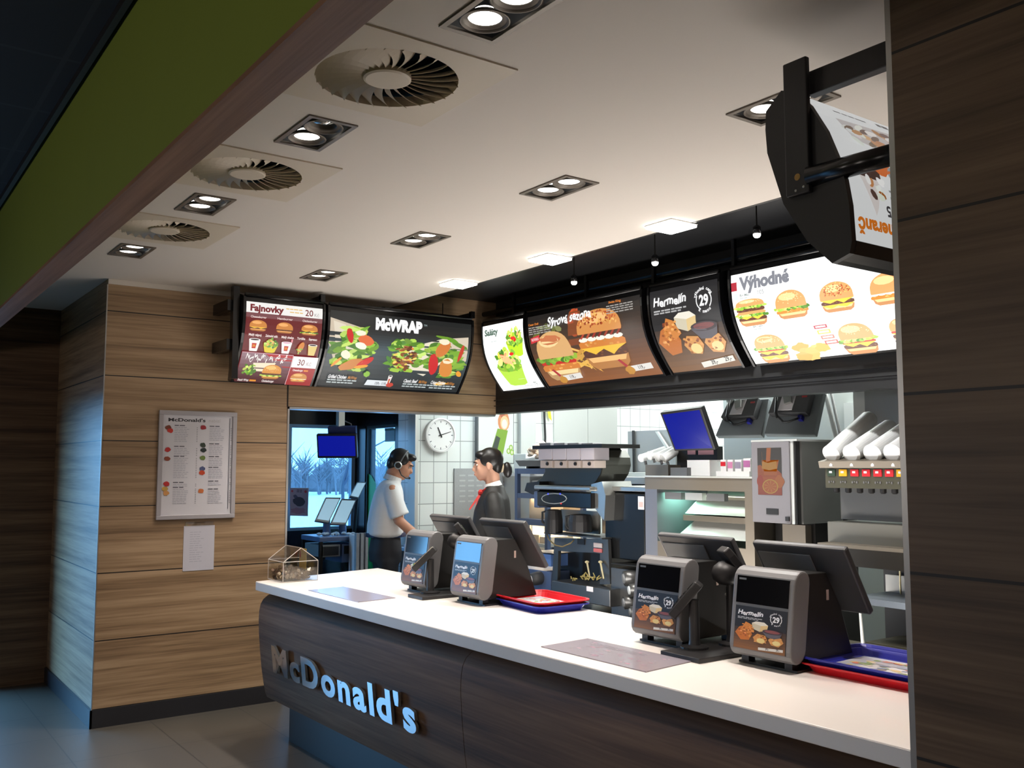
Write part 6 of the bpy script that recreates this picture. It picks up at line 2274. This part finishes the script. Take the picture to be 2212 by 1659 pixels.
def face_parts(t, c, M, k, lash=0):
    E = lambda x, y, z: c + M @ (Vector((x, y, z)) * k)
    for s in (-1, 1):
        MB().ell(E(s * .031, -.0795, .008), .013 * k, .008 * k, .007 * k, 10, M).build('eye', mat('eye_white', rgb(226, 220, 214), .3), t, smooth=True, local=True)
        MB().ell(E(s * .031, -.0865, .008), .005 * k, .003 * k, .005 * k, 8, M).build('iris', mat('dark_iris', rgb(40, 26, 20), .3), t, local=True)
        MB().tube([E(s * .014, -.099, .026), E(s * .032, -.097, .031), E(s * .05, -.082, .025)], [.004 * k, .0045 * k, .003 * k], 6).build('eyebrow', M_HAIR, t, local=True)
    MB().ell(E(0, -.1015, -.064), .020 * k, .004 * k, .006 * k, 10, M).build('lips', mat('lips', rgb(176, 100, 92), .45), t, local=True)


# --- man with the headset
ray_m = ray(836, 1006)
root = EYEP + ray_m * 8.35
TH = R(160)
t = thing('person', 'person in white short-sleeved shirt and dark trousers wearing a headset, head bowed', 'person', (root.x, root.y, 0), TH)
hc = Vector((0, -.125, 1.712))
HM = Matrix.Rotation(R(-16), 3, 'Z') @ Matrix.Rotation(R(24), 3, 'X')
b = MB()
head(b, hc, HM, 1.06)
limb(b, [(Vector((0, -.085, 1.62)), .056), (Vector((0, -.05, 1.54)), .062), (Vector((0, -.03, 1.50)), .075)])
torso(b, [((0, .0, .92), .15, .11), ((0, .0, 1.05), .145, .105), ((0, -.01, 1.25), .155, .11), ((0, -.02, 1.42), .165, .11), ((0, -.03, 1.53), .12, .08)])
limb(b, [(Vector((-.185, -.02, 1.49)), .056), (Vector((-.235, -.075, 1.23)), .047), (Vector((-.225, -.19, 1.13)), .044), (Vector((-.19, -.31, 1.03)), .030)])
limb(b, [(Vector((.185, -.02, 1.49)), .056), (Vector((.235, -.06, 1.23)), .045), (Vector((.17, -.2, 1.13)), .040), (Vector((.10, -.32, 1.04)), .029)])
hand(b, (-.19, -.31, 1.03), (.1, -.9, -.42), (0, -.4, .9), 1)
hand(b, (.10, -.32, 1.04), (-.1, -.9, -.35), (0, -.4, .9), -1)
for s in (-1, 1):
    limb(b, [(Vector((s * .09, 0, .95)), .085), (Vector((s * .10, -.01, .52)), .055), (Vector((s * .10, .02, .10)), .040)])
    b.ell((s * .10, -.05, .04), .045, .12, .038, 12)
b.build('body', M_SKIN, t, local=True, mods=REM(.009))
face_parts(t, hc, HM, 1.06)
sh = MB()
torso(sh, [((0, .005, 1.075), .172, .128), ((0, .012, 1.10), .205, .158), ((0, .008, 1.18), .208, .160), ((0, .0, 1.30), .200, .150), ((0, -.012, 1.40), .198, .138), ((0, -.02, 1.48), .185, .122), ((0, -.03, 1.545), .125, .092), ((0, -.045, 1.575), .078, .072)])
for s, e in ((-1, ((-.232, -.065, 1.32), (-.238, -.085, 1.265))), (1, ((.235, -.07, 1.32), (.235, -.09, 1.265)))):
    limb(sh, [(Vector((s * .160, -.02, 1.485)), .076), (Vector((s * .205, -.04, 1.40)), .078)])
    sh.tube([Vector((s * .205, -.04, 1.40)), Vector(e[0]), Vector(e[1])], [.078, .080, .086], 16)
sh.build('shirt', mat('white_shirt', rgb(232, 232, 232), .75, bump=.25, bscale=14), t, local=True, mods=REM(.012))
co = MB()
co.lathe((0, -.045, 1.565), [(.082, 0), (.078, .045), (.070, .046), (.072, 0)], 20, (0, -.35, 1), cap=False)
co.build('collar', mat('white_shirt', rgb(232, 232, 232), .75), t, local=True)
tr_ = MB()
torso(tr_, [((0, .005, .86), .185, .14), ((0, .008, .95), .190, .145), ((0, .005, 1.04), .178, .132), ((0, .003, 1.10), .168, .124)])
for s in (-1, 1):
    limb(tr_, [(Vector((s * .095, .005, .88)), .105), (Vector((s * .105, -.005, .52)), .078), (Vector((s * .105, .015, .10)), .062)])
tr_.build('trousers', mat('dark_trousers', rgb(26, 28, 36), .7), t, local=True, mods=REM(.014))
MB().lathe((0, .003, 1.078), [(.001, 0), (.176, 0), (.178, .018), (.176, .036), (.001, .036)], 28).build('belt', mat('blue_black_belt', rgb(36, 50, 84), .35), t, local=True)
for s in (-1, 1):
    MB().ell((s * .105, -.05, .045), .052, .135, .045, 14).build('shoe', M_BLACK, t, smooth=True, local=True)
E = lambda x, y, z: hc + HM @ (Vector((x, y, z)) * 1.06)
hr = MB()
hr.ell(E(0, .026, .046), .086, .104, .090, 20, HM)
hr.ell(E(0, .07, -.012), .078, .056, .072, 16, HM)
hr.ell(E(0, -.058, .090), .060, .048, .034, 14, HM)
for s in (-1, 1):
    hr.ell(E(s * .066, -.018, .045), .018, .04, .045, 12, HM)
hr.build('hair', M_HAIR, t, local=True, mods=REM(.007))
hs = MB()
pts = [E(.092 * math.cos(a_), .005 - .01 * math.sin(a_), .0 + .128 * math.sin(a_)) for a_ in [PI * i / 14 for i in range(15)]]
hs.tube(pts, .007, 8)
h_ = hs.build('headset', M_GREY_M, t, smooth=True, local=True)
for s in (-1, 1):
    q = MB().lathe(E(s * .086, .008, -.012), [(.001, .02), (.020, .019), (.030, .010), (.030, 0)], 18, HM @ Vector((s, 0, 0)))
    q.build('ear_cup', M_BLACK_PLASTIC, h_, local=True)
    q = MB().lathe(E(s * .086, .008, -.012), [(.030, .006), (.035, .012), (.028, .021), (.024, .016)], 18, HM @ Vector((s, 0, 0)), cap=False)
    q.build('ear_ring', M_STEEL_L, h_, local=True)
MB().tube([E(-.088, .0, -.03), E(-.085, -.05, -.075), E(-.06, -.095, -.085), E(-.03, -.112, -.075)], [.005, .005, .005, .009], 8).build('microphone_boom', M_BLACK, h_, smooth=True, local=True)
MB().ell(E(-.028, -.113, -.074), .013, .013, .011, 10).build('microphone', M_BLACK, h_, local=True)

# --- woman in the black jacket
root = EYEP + ray(1066, 1006) * 6.85
TH = R(-37)
t = thing('person', 'person in a black jacket and red neck scarf with dark hair in a bun', 'person', (root.x, root.y, 0), TH)
hc = Vector((0, -.045, 1.705))
HM = Matrix.Rotation(R(3), 3, 'Z') @ Matrix.Rotation(R(4), 3, 'X')
b = MB()
head(b, hc, HM, .96, .92)
limb(b, [(Vector((0, -.02, 1.62)), .048), (Vector((0, .0, 1.54)), .050), (Vector((0, .005, 1.49)), .065)])
torso(b, [((0, .0, .92), .15, .11), ((0, .0, 1.05), .125, .095), ((0, -.005, 1.25), .140, .105), ((0, .0, 1.40), .145, .1), ((0, .0, 1.50), .11, .075)])
for s in (-1, 1):
    limb(b, [(Vector((s * .165, .01, 1.46)), .048), (Vector((s * .20, .05, 1.19)), .040), (Vector((s * .19, -.06, 1.02)), .035), (Vector((s * .16, -.15, .95)), .025)])
    hand(b, (s * .16, -.15, .95), (-s * .2, -.9, -.3), (s * .6, -.2, .8), s, .92)
    limb(b, [(Vector((s * .085, 0, .95)), .085), (Vector((s * .09, -.01, .52)), .052), (Vector((s * .09, .02, .10)), .036)])
    b.ell((s * .09, -.05, .04), .040, .11, .036, 12)
b.build('body', mat('pale_skin', rgb(212, 164, 140), .5), t, local=True, mods=REM(.009))
face_parts(t, hc, HM, .96)
M_JKT = mat('black_jacket', rgb(22, 22, 21), .6, bump=.2, bscale=14)
jk = MB()
torso(jk, [((0, .0, .88), .185, .15), ((0, .0, 1.0), .172, .138), ((0, .0, 1.14), .158, .126), ((0, -.012, 1.28), .170, .142), ((0, -.008, 1.38), .172, .132), ((0, .004, 1.46), .158, .112), ((0, .01, 1.52), .105, .080), ((0, .006, 1.56), .070, .066)])
for s in (-1, 1):
    limb(jk, [(Vector((s * .150, .01, 1.455)), .070), (Vector((s * .185, .02, 1.38)), .070), (Vector((s * .212, .05, 1.20)), .062), (Vector((s * .2, -.05, 1.04)), .052), (Vector((s * .17, -.13, .975)), .044)])
jk.build('jacket', M_JKT, t, local=True, mods=REM(.011))
tr_ = MB()
torso(tr_, [((0, 0, .80), .17, .135), ((0, 0, .92), .175, .14), ((0, 0, 1.0), .155, .12)])
for s in (-1, 1):
    limb(tr_, [(Vector((s * .088, 0, .85)), .098), (Vector((s * .095, -.005, .5)), .072), (Vector((s * .095, .015, .10)), .056)])
tr_.build('trousers', mat('dark_trousers', rgb(26, 28, 36), .7), t, local=True, mods=REM(.014))
for s in (-1, 1):
    MB().ell((s * .095, -.045, .042), .047, .122, .042, 14).build('shoe', M_BLACK, t, smooth=True, local=True)
E = lambda x, y, z: hc + HM @ (Vector((x, y, z)) * .96)
hr = MB()
hr.ell(E(0, .028, .044), .081, .096, .088, 20, HM)
hr.ell(E(0, .07, -.005), .068, .050, .066, 16, HM)
hr.ell(E(0, -.046, .082), .056, .044, .032, 14, HM)
for s in (-1, 1):
    hr.ell(E(s * .064, -.008, .04), .016, .045, .045, 12, HM)
hr.build('hair', M_HAIR, t, local=True, mods=REM(.007))
MB().ell(E(0, .150, -.045), .042, .036, .058, 14, HM).build('hair_bun', M_HAIR, t, smooth=True, local=True)
MB().lathe(E(0, .112, -.03), [(.026, -.010), (.034, 0), (.026, .010), (.020, 0)], 18, HM @ Vector((0, 1, -.25)), cap=False).build('hair_tie', mat('pale_ribbon', rgb(216, 200, 170), .5, vary=.4, vscale=60), t, local=True)
MB().lathe((0, -.002, 1.545), [(.070, 0), (.062, .035), (.055, .036), (.060, 0)], 20, (0, -.3, 1), cap=False).build('shirt_collar', M_WHITE, t, local=True)
sc = MB()
sc.lathe((0, -.012, 1.535), [(.070, 0), (.066, .022), (.058, .024), (.060, 0)], 18, (0, -.5, 1), cap=False)
sc.ell((0, -.092, 1.505), .030, .022, .026, 10)
sc.hexa([(-.05, -.125, 1.42), (.05, -.125, 1.42), (.05, -.115, 1.42), (-.05, -.115, 1.42), (-.014, -.108, 1.50), (.014, -.108, 1.50), (.014, -.085, 1.50), (-.014, -.085, 1.50)])
sc.hexa([(.0, -.17, 1.40), (.055, -.175, 1.385), (.055, -.165, 1.385), (.0, -.16, 1.40), (-.01, -.11, 1.49), (.016, -.11, 1.49), (.016, -.09, 1.49), (-.01, -.09, 1.49)])
sc.build('neck_scarf', mat('red_scarf', rgb(190, 40, 36), .6), t, local=True)
ar = MB()
P_ = Vector((.262, .035, 1.30))
ar.hexa([P_ + Vector((0, y, z)) for y, z in ((-.04, -.03), (.04, -.03))] + [P_ + Vector((.004, y, z)) for y, z in ((.04, -.03), (-.04, -.03))] + [P_ + Vector((-.003, y, z)) for y, z in ((-.015, .03), (.015, .03))] + [P_ + Vector((.0, y, z)) for y, z in ((.015, .03), (-.015, .03))])
ar.build('arm_badge', mat('white_badge', rgb(214, 214, 204), .6), t, local=True)
